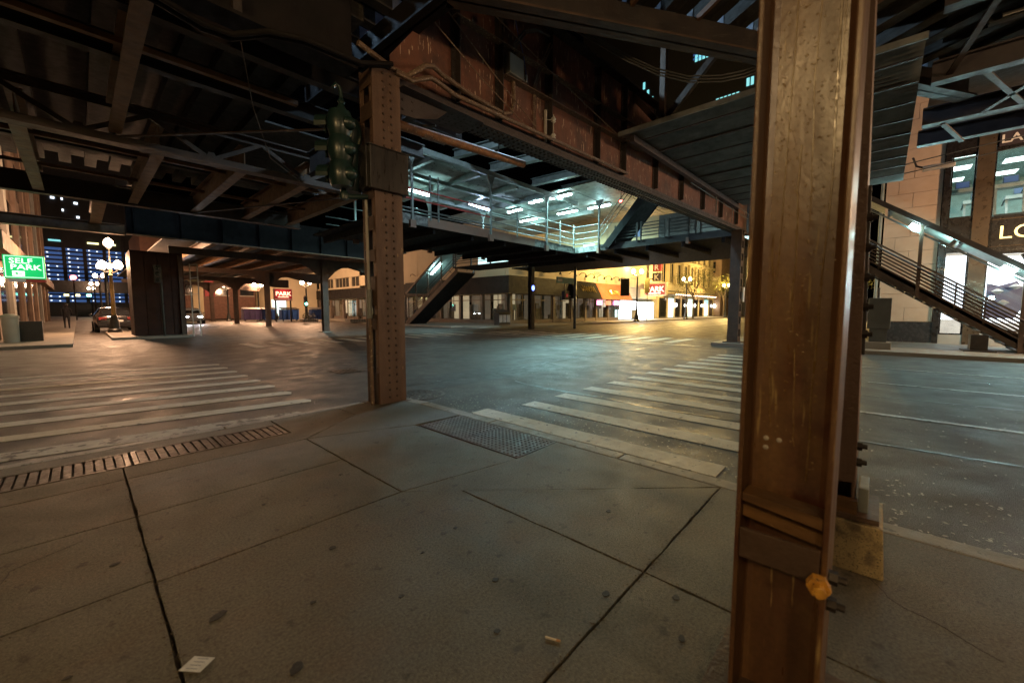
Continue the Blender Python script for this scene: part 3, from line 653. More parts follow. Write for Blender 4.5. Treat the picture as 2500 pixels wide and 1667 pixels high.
t = thing('rust_pipe', 'thick rust orange pipe hung under the far side of the red girder', 'pipe', (4.8, 5.55, 4.1))
MB().path([(3.1, 5.55, 4.04), (6.3, 5.5, 4.2)], .07, 12).build('pipe', 'rust_pipe', t, True)
MB().path([(3.9, 5.55, 4.075), (4.35, 5.55, 4.1)], .078, 12).build('lagging', 'conduit', t, True)
for x in (3.5, 5.6): MB().tube((x, 5.53, 4.1), (x, 5.5, 4.5), .012).build('hanger', 'steel_dark', t)

# deck over the left (cross street) : girder at y=5.25, truss at y=10.2, beams, stringers, ties
t = thing('plate_girder', 'black plate girder running left from the corner column overhead', 'girder', (-4, 5.3, 4.3))
MB().box(-12, 5.3, 4.4, 2.64, 5.32, 6.2).build('web_plate', 'steel_black', t); MB().box(-12, 5.15, 4.36, 2.64, 5.47, 4.4).build('bottom_flange', 'steel_black', t)
for k in range(9): MB().box(-11.5 + 1.6 * k, 5.2, 4.42, -11.42 + 1.6 * k, 5.298, 6.15).build('stiffener', 'steel_dark', t)
t = thing('cable_conduit', 'thick dark conduits with an S bend hung under the overhead girder at left', 'conduit', (1.5, 5.1, 4.2))
for k in (0, 1): MB().path([(-1.2, 5.28 - .1 * k, 4.25), (.65, 5.28 - .1 * k, 4.22), (1.05, 5.4 - .1 * k, 4.2), (1.3, 5.36 - .1 * k, 4.2), (1.55, 5.0 - .08 * k, 4.2), (1.85, 4.85 - .08 * k, 4.2), (2.5, 4.84 - .05 * k, 4.24), (2.9, 4.8 - .05 * k, 4.38)], .03, 9).build('pipe', 'steel_black', t, True)

def lattice(name, label, y, x0, x1, zb, zt, m, npan):
    t = thing(name, label, 'truss', ((x0 + x1) / 2, y, zb))
    MB().box(x0, y - .13, zb, x1, y + .13, zb + .03).build('bottom_chord', m, t); MB().box(x0, y - .02, zb + .032, x1, y - .005, zb + .16).build('bottom_chord', m, t)
    MB().box(x0, y - .1, zt - .03, x1, y + .1, zt).build('top_chord', m, t); MB().box(x0, y - .02, zt - .14, x1, y - .005, zt - .032).build('top_chord', m, t)
    dx = (x1 - x0) / npan
    for k in range(npan):
        a = x0 + dx * k
        MB().bar((a, y, zb + .1), (a + dx / 2, y, zt - .1), .08, .03, (0, 1, 0)).build('web_member', m, t); MB().bar((a + dx / 2, y, zt - .1), (a + dx, y, zb + .1), .08, .03, (0, 1, 0)).build('web_member', m, t)
        MB().ext([(a - .12, y - .025, zb + .03), (a + .12, y - .025, zb + .03), (a + .05, y - .025, zb + .24), (a - .05, y - .025, zb + .24)], (0, .01, 0)).build('gusset_plate', m, t)
    return t
lattice('lattice_truss', 'brown lattice truss spanning overhead left of the traffic signal', 10.2, -9, 5.7, 4.2, 4.95, 'steel_brown', 8)
def ibeam(name, label, p, q, wd, h, m, cat='beam', group=None):
    p = Vector(p); q = Vector(q); dd = (q - p).normalized(); sd = Vector((-dd.y, dd.x, 0))
    t = thing(name, label, cat, tuple((p + q) / 2), group)
    z = Vector((0, 0, 1))
    MB().bar(p + z * .012, q + z * .012, wd, .024).build('bottom_flange', m, t)
    MB().bar(p + z * h / 2, q + z * h / 2, .016, h - .05).build('web', m, t)
    MB().bar(p + z * (h - .012), q + z * (h - .012), wd, .024).build('top_flange', m, t)
    return t
G = 'stringer beams under the overhead deck'
for x, lab in ((-6.4, 'outermost left'), (-3.4, 'second from left'), (-.5, 'third from left'), (1.25, 'fourth from left'), (2.65, 'fifth from left'), (4.0, 'sixth from left'), (5.35, 'seventh from left')):
    ibeam('stringer_beam', 'brown stringer beam beyond the lattice truss, ' + lab, (x, 10.35, 4.3), (x, 16.0, 4.3), .2, .5, 'steel_tan', group=G)
ibeam('stringer_beam', 'long tan stringer beam overhead crossing in front of the lattice truss', (.62, 5.5, 4.35), (.62, 10.05, 4.35), .17, .5, 'steel_tan')
ibeam('stringer_beam', 'dark stringer beam overhead left of the long tan one', (-3.0, 5.5, 4.4), (-3.0, 10.05, 4.4), .15, .5, 'steel_dark')
ibeam('stringer_beam', 'dark stringer beam overhead right of the long tan one', (3.9, 5.5, 4.4), (3.9, 10.05, 4.4), .15, .5, 'steel_dark')
ibeam('stringer_beam', 'long brown stringer beam above the left street lamp', (.6, 16.3, 4.3), (.6, 20.8, 4.3), .28, .4, 'steel_tan')
for y, lab in ((8.1, 'thin cross beam overhead nearest the corner column'), (6.7, 'dark thin cross beam overhead above the corner column')):
    ibeam('cross_beam', lab, (-9, y, 4.78), (5.7, y, 4.78), .16, .3, 'steel_dark')
ibeam('cross_beam', 'brown cross beam at the far end of the stringer beams', (-9, 16.15, 4.25), (5.8, 16.15, 4.25), .26, .5, 'steel_brown')
ibeam('cross_beam', 'dark cross beam midway under the overhead deck', (-9, 13.2, 4.8), (5.8, 13.2, 4.8), .2, .3, 'steel_dark')
# diagonal braces
for k, (p, q) in enumerate((((4.2, 5.6, 4.3), (.7, 10.0, 4.3)), ((2.7, 15.9, 4.28), (5.3, 10.4, 4.28)))):
    o = MB().bar(p, q, .06, .02).build('brace_bar', 'steel_brown')
    tag(o, ['flat diagonal brace in front of the truss above the crossing', 'flat diagonal brace under the deck near the lit footbridge'][k], 'brace')
t = thing('hanging_wire', 'thin wire sagging from the overhead deck to the truss', 'wire', (2, 8, 4.6)); MB().path([(1.6, 6.2, 4.75), (2.1, 7.6, 4.5), (2.8, 9.2, 4.3), (3.7, 10.1, 4.22)], .008, 5).build('strand', 'conduit', t)
for k, (p, q) in enumerate((((-6, 12.0, 4.6), (5.6, 12.0, 4.6)), ((-6, 14.4, 4.6), (5.6, 14.4, 4.6)), ((-6, 7.4, 4.7), (2.7, 7.4, 4.7)))):
    o = MB().bar(p, q, .09, .07).build('lateral_angle', 'steel_tan'); tag(o, ['rusty lateral angle just beyond the lattice truss', 'rusty lateral angle midway between the truss and the end beam', 'thin rusty lateral angle in front of the lattice truss'][k], 'beam')
# timber deck above
t = thing('track_deck', 'black timber track deck high overhead at left', 'track deck', (-1, 11, 5.15))
first = MB().box(-9.31, 5.4, 5.17, -9.09, 16.2, 5.37).build('tie', 'wood_tie', t)
for i in range(1, 27):
    o = first.copy(); col.objects.link(o); o.location = (.46 * i, 0, 0)
MB().box(-12, 5.3, 5.42, 2.85, 16.3, 5.46).build('deck_boards', 'wood_tie', t); MB().box(2.86, 10.3, 5.42, 5.8, 16.3, 5.46).build('deck_boards', 'wood_tie', t)

# curved-track deck above the camera: edge beams and ties
t = thing('curved_track_deck', 'timber ties with ends tinted as if lit on the curved track deck overhead', 'track deck', (3.4, 2.0, 5.2))
A = Vector((3.40, 4.25, 5.18)); B = Vector((11.5, -.95, 5.18)); u = (B - A).normalized(); n_ = Vector((-u.y, u.x, 0))
MB().bar(A + Vector((0, 0, .2)), B + Vector((0, 0, .2)), .03, .4).build('edge_beam', 'steel_dark', t)
MB().bar(A + Vector((0, 0, .015)), B + Vector((0, 0, .015)), .3, .03).build('edge_beam_flange', 'steel_brown', t)
C_ = Vector((3.30, 8.6, 5.18)); D_ = Vector((3.42, 4.3, 5.18))
MB().bar(C_ + Vector((0, 0, .22)), D_ + Vector((0, 0, .22)), .03, .44).build('edge_beam', 'steel_black', t)
MB().bar(C_ + Vector((0, 0, .015)), D_ + Vector((0, 0, .015)), .26, .03).build('edge_beam_flange', 'steel_black', t)
for i in range(17):
    c = A + u * (.45 + .56 * i) + Vector((0, 0, .52))
    MB().bar(c + n_ * .12, c - n_ * 2.6, .2, .2).build('tie', 'wood_tie', t); MB().bar(c + n_ * .42, c + n_ * .122, .21, .21).build('tie_end_lit_tint', 'tie_end_lit_tint', t)  # outer piece of each tie takes the painted bluish light
    if i % 2 == 0: MB().bar(c + n_ * .02 - Vector((0, 0, .13)), c + n_ * .02 - Vector((0, 0, .5)), .06, .03).build('tie_bracket', 'steel_brown', t)
for i in range(9):
    c = C_ + (D_ - C_) * (i + .3) / 9 + Vector((0, 0, .55))
    MB().bar(c + Vector((-.42, 0, 0)), c + Vector((.0, 0, 0)), .17, .2).build('tie', 'wood_tie', t); MB().bar(c + Vector((.002, 0, 0)), c + Vector((.24, 0, 0)), .18, .21).build('tie_end_lit_tint', 'tie_end_lit_tint', t)
MB().prism([(-12, 5.1), (3.0, 5.1), (3.2, 4.2), (11.2, -1.0), (11.2, -14), (-12, -14)], 5.85, 5.9).build('deck_boards', 'wood_tie', t)
# guard timber lit edge pieces
for i in range(4):
    c = A + u * (2.6 + 1.1 * i); MB().bar(c + n_ * .0 + Vector((0, 0, .40)), c - n_ * 1.6 + Vector((0, 0, .40)), .05, .08).build('cross_angle', 'steel_tan', t)

# far girder over the street beyond
t = thing('plate_girder', 'dark blue black plate girder beyond the crossing with a riveted bottom edge', 'girder', (6, 21.2, 4.05))
MB().ext([(1.4, 20.9, 4.1), (13.5, 21.6, 4.05), (13.5, 21.6, 5.5), (1.4, 20.9, 5.3)], (0, .02, 0)).build('web_plate', 'steel_black', t)
MB().bar((1.4, 20.9, 4.08), (13.5, 21.6, 4.05), .3, .04).build('bottom_flange', 'steel_tan', t)
for k in range(9): MB().box(1.6 + 1.4 * k, 20.78 + .08 * k, 4.1, 1.68 + 1.4 * k, 20.88 + .08 * k, 5.3).build('stiffener', 'steel_black', t)
ibeam('cross_beam', 'brown beam crossing in front of the tower at far left', (-9, 20.9, 4.02), (1.35, 20.9, 4.02), .3, .36, 'steel_tan')

# structure over the far part of the street: columns, curved frames, stringers
def far_frame(y, xc, lab):
    t = thing('elevated_column', 'red brown elevated railway column in the far street, ' + lab, 'column', (xc, y, RZ), 'elevated railway columns down the far street')
    MB().box(xc - .16, y - .17, RZ, xc + .16, y - .15, 4.1).build('face_plate', 'steel_brown', t); MB().box(xc - .16, y + .15, RZ, xc + .16, y + .17, 4.1).build('face_plate', 'steel_brown', t)
    MB().box(xc - .012, y - .148, RZ, xc + .012, y + .148, 4.1).build('web', 'steel_brown', t); MB().box(xc - .28, y - .28, RZ - .01, xc + .28, y + .28, RZ + .05).build('base', 'concrete_far', t)
    f = thing('cross_frame', 'arched dark cross girder on the far street column, ' + lab, 'girder', (xc, y, 3.4), 'arched cross girders of the far street')
    def bz(dx): return 4.0 - 1.05 * max(0, 1 - abs(dx) / 1.6) ** 2.2 - (.45 * max(0, min(1, (dx - 1.2) / 2.0)) if dx > 0 else 0)
    n = 26; xs_ = [3.0 + (14.6 - 3.0) * i / n for i in range(n + 1)]
    MB().ext([(x, y, bz(x - xc)) for x in xs_] + [(14.6, y, 4.2), (3.0, y, 4.2)], (0, .03, 0)).build('web_plate', 'steel_brown', f)
    fl = MB()
    for a, b in zip(xs_, xs_[1:]): fl.bar((a, y, bz(a - xc)), (b, y, bz(b - xc)), .26, .03, (0, 1, 0))
    fl.build('bottom_flange', 'steel_brown', f)
    return t
for y, lab in ((24.4, 'nearest of the row'), (35, 'second of the row'), (44.2, 'third of the row'), (54, 'fourth of the row')): far_frame(y, 10.0, lab)
for k, x in enumerate((4.4, 6.0, 7.6, 9.0, 11.4, 13.0)):
    ibeam('stringer_beam', ['leftmost', 'second', 'third', 'fourth', 'fifth', 'rightmost'][k] + ' long stringer beam over the far street behind the dark girder', (x, 21.8, 4.22), (x, 60, 4.22), .26, .4, 'steel_tan', group='stringers over the far street')
t = thing('track_deck', 'dark timber track deck over the far street', 'track deck', (8, 40, 4.7)); MB().box(3, 21.8, 4.7, 14, 60, 4.76).build('deck_boards', 'wood_tie', t)
# enclosure at the far left kerb
t = thing('steel_enclosure', 'tall dark brown steel clad enclosure on the far corner under the tracks', 'enclosure', (2.6, 26.5, 0))
MB().box(1.75, 25.6, .02, 3.66, 27.6, 4.0).build('wall', 'enclosure', t)
for k in range(4): MB().box(1.75 + .478 * k, 25.57, .05, 2.2 + .478 * k, 25.598, 3.95).build('cladding_panel', 'enclosure', t)
MB().box(3.45, 25.45, .02, 3.6, 25.56, 3.9).build('down_pipe', 'steel_brown', t)
t = thing('traffic_signal', 'black traffic signal with pole in front of the brown enclosure', 'traffic signal', (2.75, 25.2, 0))
MB().tube((2.75, 25.2, .02), (2.75, 25.2, 3.3), .05).build('pole', 'lamp_iron', t)
MB().box(2.5, 25.1, 2.5, 2.78, 25.3, 3.35).build('housing', 'lid_black', t, bevel=.03)
for k in range(3): MB().dome((2.64, 25.1, 2.65 + .28 * k), (0, -1, 0), .1, .03, 10, 2).build('lens', 'lens_off', t)
t = thing('pole_ladder', 'thin steel pole with rungs at the edge of the brown enclosure', 'pole', (3.95, 25.2, RZ))
for x in (3.85, 4.15): MB().tube((x, 25.2, RZ), (x, 25.2, 3.5), .025).build('pole', 'box_grey', t)
for z in (1.2, 2.0, 2.8, 3.45): MB().bar((3.85, 25.2, z), (4.15, 25.2, z + .05), .03, .03).build('rung', 'box_grey', t)

# ================================================================== LIT MEZZANINE FOOTBRIDGE
t = thing('footbridge', 'lit L-shaped station footbridge with railings behind the red girder', 'footbridge', (14, 12, 4.2)); FB = t
MB().box(6.6, 12.0, 4.22, 21.6, 17.0, 4.28).build('floor_slab', 'steel_black', t)
MB().box(17.8, 4.4, 4.2, 21.6, 11.99, 4.28).build('floor_slab', 'steel_black', t)
for x0, x1, m in ((6.6, 8.55, 'mez_fascia_grey'), (8.57, 11.55, 'mez_fascia'), (11.57, 14.5, 'mez_fascia'), (14.52, 17.78, 'mez_fascia_grey')):
    MB().box(x0, 11.94, 4.17, x1, 11.99, 4.5).build('fascia_plate', m, t)
for y0, y1 in ((10.4, 11.93), (7.6, 10.38), (4.4, 7.58)): MB().box(17.74, y0, 4.17, 17.79, y1, 4.46).build('fascia_plate', 'mez_fascia_grey' if y0 > 10 else 'steel_dark', t)
for k in range(8): MB().box(7.0 + 1.85 * k, 12.05, 3.98, 7.12 + 1.85 * k, 17, 4.215).build('floor_joist', 'steel_black', t)
for k in range(5): MB().box(17.85, 4.8 + 1.6 * k, 3.95, 21.6, 4.92 + 1.6 * k, 4.195).build('floor_joist', 'steel_black', t)
def post(x, y, z0=4.3, z1=6.62, ax='x', m='mez_steel'):
    b = MB(); b.box(x - .035, y - .035, z0, x + .035, y + .035, z1 - .05)
    b.build('post', m, t)
    v = (.3, 0, 0) if ax == 'x' else (0, .3, 0)
    b = MB()
    if ax == 'x': b.ext([(x - .04, y - .02, z1 - .42), (x + .04, y - .02, z1 - .42), (x + .22, y - .02, z1), (x - .22, y - .02, z1)], (0, .04, 0))
    else: b.ext([(x - .02, y - .04, z1 - .42), (x - .02, y + .04, z1 - .42), (x - .02, y + .22, z1), (x - .02, y - .22, z1)], (.04, 0, 0))
    b.build('post_bracket', m, t)
    MB().box(x - .11, y - .06, z0 - .25, x + .11, y + .06, z0).build('post_foot', 'mez_fascia', t)
for x in (7.9, 11.62, 15.33): post(x, 11.9)
for x in (8.2, 11.98, 15.6): post(x, 16.6)
post(17.72, 10.5, ax='y', m='steel_dark'); post(17.72, 6.2, ax='y', m='steel_dark')
for x in (8.65, 9.0, 13.24, 16.4, 17.6): MB().box(x - .022, 11.88, 4.4, x + .022, 11.925, 5.6 if x > 9.5 else 5.95).build('rail_post', 'mez_steel', t)
for z, m in ((5.35, 'rail_red'), (5.0, 'rail_red'), (4.68, 'rail_steel'), (4.56, 'rail_steel')): MB().tube((7.0, 11.9, z), (11.62, 11.9, z), .028, 8).build('rail', m, t, True)
for z in (5.48, 5.15, 4.85, 4.6): MB().tube((11.62, 11.9, z), (17.72, 11.9, z), .022, 8).build('rail', 'rail_steel', t, True)
for z in (5.48, 5.15, 4.85, 4.6): MB().tube((17.72, 11.9, z), (17.72, 10.5, z), .022, 8).build('rail', 'rail_steel', t, True)
for z in (5.5, 5.0, 4.7): MB().tube((7.0, 16.7, z), (17.5, 16.7, z), .022, 8).build('rail', 'rail_steel', t, True)
# slatted balustrade panels near the far column
for y0, y1 in ((8.5, 9.6), (7.2, 8.3), (5.9, 7.0), (4.7, 5.7)):
    for z in (4.62, 4.76, 4.9, 5.04, 5.18): MB().bar((17.7, y0, z), (17.7, y1, z), .02, .045).build('slat', 'steel_dark', t)
    for y in (y0, y1): MB().box(17.67, y - .03, 4.4, 17.72, y + .03, 5.25).build('rail_post', 'steel_dark', t)
# roof over it
RF = thing('station_roof', 'corrugated and plastered soffit with beams over the lit footbridge', 'roof', (14, 14, 6.7))
for x in (6.8, 9.0, 11.3, 13.6, 15.6, 17.9, 20.0): MB().box(x, 12.3, 6.66, x + .16, 18.0, 6.9).build('rafter', 'mez_steel', RF)
for y in (11.85, 14.2, 16.6): MB().box(6.6, y, 6.62, 17.85, y + .14, 6.78 if y > 12 else 6.8).build('purlin', 'mez_steel', RF)
c = MB()
x = 6.6
while x < 15.6:
    c.add([(x, 12.2, 6.92), (x + .05, 12.2, 6.95), (x + .1, 12.2, 6.92), (x, 18, 6.92), (x + .05, 18, 6.95), (x + .1, 18, 6.92)], [(0, 1, 4, 3), (1, 2, 5, 4)]); x += .1
c.build('corrugated_sheet', 'mez_ceiling', RF)
MB().box(15.8, 8.2, 6.90, 24, 20, 6.96).build('soffit', 'mez_ceiling', RF)
MB().box(17.9, 3.4, 6.45, 24, 8.15, 6.52).build('soffit', 'mez_ceiling', RF)
for y in (9.4, 11.0, 12.9, 14.6): MB().tube((15.9, y, 6.84), (23.5, y + .2, 6.84), .02, 6).build('pipe', 'mez_steel', RF, True)
MB().path([(14.2, 13.8, 6.7), (14.6, 13.6, 6.66), (15.2, 13.6, 6.72), (16.2, 13.2, 6.7)], .025, 6).build('pipe', 'rail_steel', RF, True)
G = 'open roof beams between the girder and the footbridge'
for k, (p, q) in enumerate((((10.0, 12.2, 6.95), (11.4, 5.4, 6.95)), ((11.9, 12.2, 6.95), (13.2, 5.4, 6.95)), ((14.6, 12.2, 6.95), (15.2, 5.4, 6.95)), ((16.4, 11.8, 6.95), (17.0, 5.2, 6.95)))):
    ibeam('roof_beam', ['leftmost', 'second', 'third', 'rightmost'][k] + ' pale roof beam crossing the dark gap beside the red girder', p, q, .24, .3, 'mez_steel', group=G)
o = MB().bar((7.0, 9.3, 6.97), (17, 9.6, 6.97), .16, .1).build('roof_tie', 'mez_steel'); tag(o, 'thin lengthwise tie across the open roof beams', 'beam')
# fluorescent fixtures
FG = 'fluorescent strip lights over the footbridge'
def fluo(p, q, lab, power, m='tube_cool'):
    p = Vector(p); q = Vector(q); c = (p + q) / 2
    f = thing('strip_light', lab, 'light fixture', tuple(c), FG)
    zz = Vector((0, 0, 1))
    MB().bar(p + zz * .07, q + zz * .07, .2, .06).build('housing', 'mez_steel', f)
    MB().bar(p, q, .13, .07).build('diffuser', m, f)
    L = (q - p).length
    l = light('strip_lamp', tuple(c - zz * .08), COOL if m == 'tube_cool' else (.55, .75, 1.), power, parent=f, kind='AREA', shape='RECTANGLE', size=L, size_y=.12, spread=R(150))
    light('strip_glow', tuple(c - zz * .14), COOL if m == 'tube_cool' else (.5, .7, 1.), power * .12, .1, f)
    l.rotation_euler = (0, 0, math.atan2(q.y - p.y, q.x - p.x))
fluo((10.1, 15.4, 6.45), (11.2, 15.5, 6.45), 'left most strip light over the footbridge, beside the corner column', 522)
fluo((13.4, 15.2, 6.45), (15.0, 15.4, 6.45), 'bluish strip light over the footbridge beyond the tall red railed bay', 659, 'tube_blue')
fluo((16.2, 13.7, 6.75), (16.2, 12.9, 6.75), 'short strip light over the footbridge end, left of the longest one', 384)
fluo((16.3, 12.5, 6.75), (16.3, 11.2, 6.75), 'longest bright strip light hung closest to the red girder', 604)
fluo((16.9, 15.9, 6.75), (16.9, 14.9, 6.75), 'strip light behind the thin post over the footbridge', 384)
fluo((19.2, 17.0, 6.75), (19.2, 15.7, 6.75), 'farthest strip light low over the footbridge corner', 439)
fluo((19.2, 14.1, 6.75), (19.2, 12.8, 6.75), 'middle strip light on the plastered soffit', 439)
fluo((19.3, 12.1, 6.75), (19.3, 10.8, 6.75), 'right most strip light crossed by the dark post', 439)
fluo((20.6, 7.4, 6.3), (20.6, 6.2, 6.3), 'strip light hidden behind the slatted balustrade', 73)
# station house wall behind
t = thing('station_house', 'tan panelled station house wall behind the footbridge railing', 'building', (23, 11, 4.3))
for k in range(8): MB().box(22.0, 4.5 + 1.6 * k, 4.3, 22.1, 6.08 + 1.6 * k, 6.42).build('wall_panel', 'tan_wall' if k > 2 else 'steel_dark', t)
MB().box(21.95, 10.3, 5.4, 21.99, 11.7, 6.0).build('window', 'screen_blue', t); MB().box(21.93, 4.6, 4.5, 21.99, 9.3, 4.85).build('glow_strip', 'lit_band', t)  # added emissive strip along the wall foot
MB().box(21.62, 4.4, 4.2, 26, 20, 4.28).build('floor_slab', 'steel_black', t)
t = thing('floor_sign', 'white A-frame wet floor sign on the footbridge behind the railing', 'sign', (19.6, 11.0, 4.29))
MB().ext([(19.5, 10.75, 4.29), (19.5, 11.25, 4.29), (19.6, 11.12, 5.0), (19.6, 10.88, 5.0)], (.02, 0, 0)).build('board', 'sign_white', t)
MB().box(19.46, 10.9, 4.6, 19.5, 11.1, 4.68).build('print', 'neon_red', t)
t = thing('poster_stand', 'small rainbow coloured display panel on the footbridge', 'display', (19.8, 12.3, 4.29))
MB().box(19.8, 12.0, 4.35, 19.84, 12.7, 4.6).build('lower_panel', 'rainbow_pink', t); MB().box(19.8, 12.0, 4.61, 19.84, 12.7, 4.9).build('upper_panel', 'rainbow_green', t)
t = thing('exit_lamp', 'small red lamp under the footbridge soffit above the stair', 'lamp', (18.2, 9.6, 6.4)); MB().ball((18.2, 9.6, 6.5), .09, 10, 6, .6).build('lens', 'signal_on_red', t, True); MB().tube((18.2, 9.6, 6.53), (18.2, 9.6, 6.9), .02).build('stem', 'steel_dark', t)
# stair from footbridge up to platform
t = thing('platform_stair', 'dark steel stair rising from the footbridge to the platform behind the red girder', 'stair', (18, 9, 4.3))
p0 = Vector((17.6, 10.3, 4.25)); p1 = Vector((17.6, 7.9, 6.9))
for x in (17.55, 19.0): MB().ext([(x, p0.y, p0.z), (x, p0.y - .45, p0.z), (x, p1.y - .45, p1.z), (x, p1.y, p1.z)], (.05, 0, 0)).build('stringer', 'steel_black', t)
for k in range(13):
    y = 10.2 - 2.35 * k / 12; z = 4.3 + 2.6 * k / 12; MB().box(17.61, y - .28, z, 18.99, y, z + .04).build('tread', 'steel_black', t)
MB().ext([(17.62, p0.y - .4, p0.z - .02), (17.62, p1.y - .4, p1.z - .02), (18.98, p1.y - .4, p1.z - .02), (18.98, p0.y - .4, p0.z - .02)], (0, .05, .03)).build('soffit_plate', 'steel_black', t)
for h in (.45, .75, 1.0): MB().tube((17.56, 10.35, 4.3 + h), (17.56, 8.2, 6.6 + h), .02).build('handrail', 'rail_steel', t)
# lower stairs to the street (centre)
t = thing('street_stair', 'glazed canopy stair descending from the footbridge to the far pavement', 'stair', (20, 30.0, .02)); SS = t
q1 = Vector((20.0, 22.9, 4.25)); q0 = Vector((20.0, 30.0, .05))
def sl(y, off=0): return q0.z + (q1.z - q0.z) * (q0.y - y) / (q0.y - q1.y) + off
for x in (18.9, 20.6): MB().ext([(x, q0.y, .03), (x, q0.y - .7, .03), (x, q1.y, q1.z - .35), (x, q1.y, q1.z)], (.06, 0, 0)).build('stringer', 'steel_brown', t)
for k in range(22):
    y = q0.y - .2 - (q0.y - q1.y - .3) * k / 22; MB().box(18.97, y - .3, sl(y) - .02, 20.59, y, sl(y) + .02).build('tread', 'steel_dark', t)
MB().ext([(18.97, q0.y - .75, .04), (18.97, q1.y, q1.z - .33), (20.59, q1.y, q1.z - .33), (20.59, q0.y - .75, .04)], (0, 0, .03)).build('soffit_plate', 'steel_black', t)
for h in (.3, .5, .7, .95): MB().tube((18.92, q0.y, q0.z + h), (18.92, q1.y, q1.z + h), .02).build('handrail', 'steel_brown', t)
for k in range(5):
    y = q0.y - .1 - 1.7 * k; MB().box(18.9, y - .04, sl(y), 18.97, y + .04, sl(y) + 2.35).build('post', 'steel_brown', t)
MB().ext([(18.7, q0.y - .6, 2.6), (18.7, q1.y, q1.z + 2.2), (20.8, q1.y, q1.z + 2.2), (20.8, q0.y - .6, 2.6)], (0, 0, .03)).build('canopy_panel', 'mez_steel', t)
MB().bar((18.72, q0.y - .6, 2.55), (18.72, q1.y, q1.z + 2.15), .08, .16).build('canopy_beam', 'steel_brown', t)
f = thing('strip_light', 'slanted strip light under the canopy of the far street stair', 'light fixture', (19.4, 25.6, 4.1))
MB().bar((19.3, 26.6, sl(26.6, 2.0)), (19.3, 25.3, sl(25.3, 2.0)), .16, .09).build('diffuser', 'tube_cool', f); MB().bar((19.3, 26.65, sl(26.65, 2.08)), (19.3, 25.25, sl(25.25, 2.08)), .22, .06).build('housing', 'mez_steel', f)
light('stair_lamp', (19.3, 26, sl(26, 1.8)), COOL, 70, .1, f)
t = thing('stair_landing', 'slatted landing balustrade where the far stair meets the footbridge', 'balustrade', (20, 17.4, 4.25))
MB().box(18.5, 17.02, 4.22, 21.0, 22.9, 4.28).build('floor_slab', 'steel_black', t)
for z in (4.5, 4.65, 4.8, 4.95, 5.1): MB().bar((18.5, 17.1, z), (18.5, 22.8, z), .03, .05).build('slat', 'steel_dark', t)
for y in (17.1, 19.0, 20.9, 22.8): MB().box(18.46, y - .04, 4.28, 18.54, y + .04, 5.2).build('post', 'steel_dark', t)
MB().box(20.9, 17.1, 4.3, 20.98, 22.8, 5.3).build('screen_panel', 'lit_band', t)
# columns carrying the footbridge
t = thing('far_column', 'laced steel column at the far kerb under the right end of the red girder', 'column', (16.9, 4.1, 0))
for dx in (-.17, .17): MB().box(16.9 + dx - .03, 3.92, .02, 16.9 + dx + .03, 4.28, 4.2).build('channel', 'steel_brown', t)
for k in range(9): MB().box(16.76, 3.925, .05 + .47 * k, 17.04, 3.94, .25 + .47 * k).build('batten_plate', 'steel_brown', t)
MB().box(16.6, 3.8, .02, 17.2, 4.4, .06).build('base_plate', 'steel_brown', t)
t = thing('notice_sign', 'small white notice plate on the far kerb column', 'sign', (16.6, 3.6, 1.7)); MB().box(16.99, 3.86, 1.55, 17.2, 3.9, 2.1).build('plate', 'sign_white', t)
for k, (x, y) in enumerate(((21.0, 17.6),)):
    t = thing('footbridge_column', 'dark column carrying the footbridge beside the far stair', 'column', (x, y, 0))
    MB().box(x - .15, y - .17, RZ, x + .15, y - .15, 4.2).build('face_plate', 'steel_dark', t); MB().box(x - .15, y + .15, RZ, x + .15, y + .17, 4.2).build('face_plate', 'steel_dark', t); MB().box(x - .01, y - .148, RZ, x + .01, y + .148, 4.2).build('web', 'steel_dark', t)

# platform canopy (corrugated soffit) on the right
t = thing('platform_canopy', 'dark corrugated canopy soffit hanging over the street at upper right', 'canopy', (13, 2.4, 5.15))
c = MB(); x = 8.5
while x < 17.0:
    ya = gy(x) - .22; y0 = -.26
    c.add([(x, y0, 5.15), (x + .08, y0, 5.21), (x + .16, y0, 5.15), (x, ya, 5.15), (x + .08, ya, 5.21), (x + .16, ya, 5.15)], [(0, 1, 4, 3), (1, 2, 5, 4)]); x += .16
c.build('corrugated_sheet', 'corrugated', t)
MB().box(8.44, -.28, 5.12, 8.48, gy(8.5) - .22, 5.22).build('edge_angle', 'corrugated', t)
for y in (4.3, 1.55): MB().bar((8.6, y, 5.06), (16.9, y - .15, 5.06), .11, .14).build('rib', 'steel_purple', t)
for k in range(9): MB().box(9.0 + .9 * k, -.25, 5.125, 9.05 + .9 * k, gy(9 + .9 * k) - .25, 5.148).build('lap_seam', 'steel_purple', t)
G = 'dark braces above the canopy'
for k, (p, q) in enumerate((((9.5, 5.17, 7.0), (9.5, 4.15, 5.7)), ((9.5, 3.86, 5.7), (9.5, 2.7, 6.85)), ((9.5, 4.0, 5.2), (9.5, 4.0, 7.3)), ((9.5, 2.3, 5.2), (9.5, 1.3, 6.6)))):
    o = MB().bar(p, q, .12, .13).build('canopy_brace', 'steel_brown'); tag(o, ['slanting brown brace above the canopy, left of the vertical one', 'slanting brown brace above the canopy, right of the vertical one', 'vertical brown strut standing on the canopy', 'slanting brace above the canopy nearest the steel column'][k], 'brace', G)
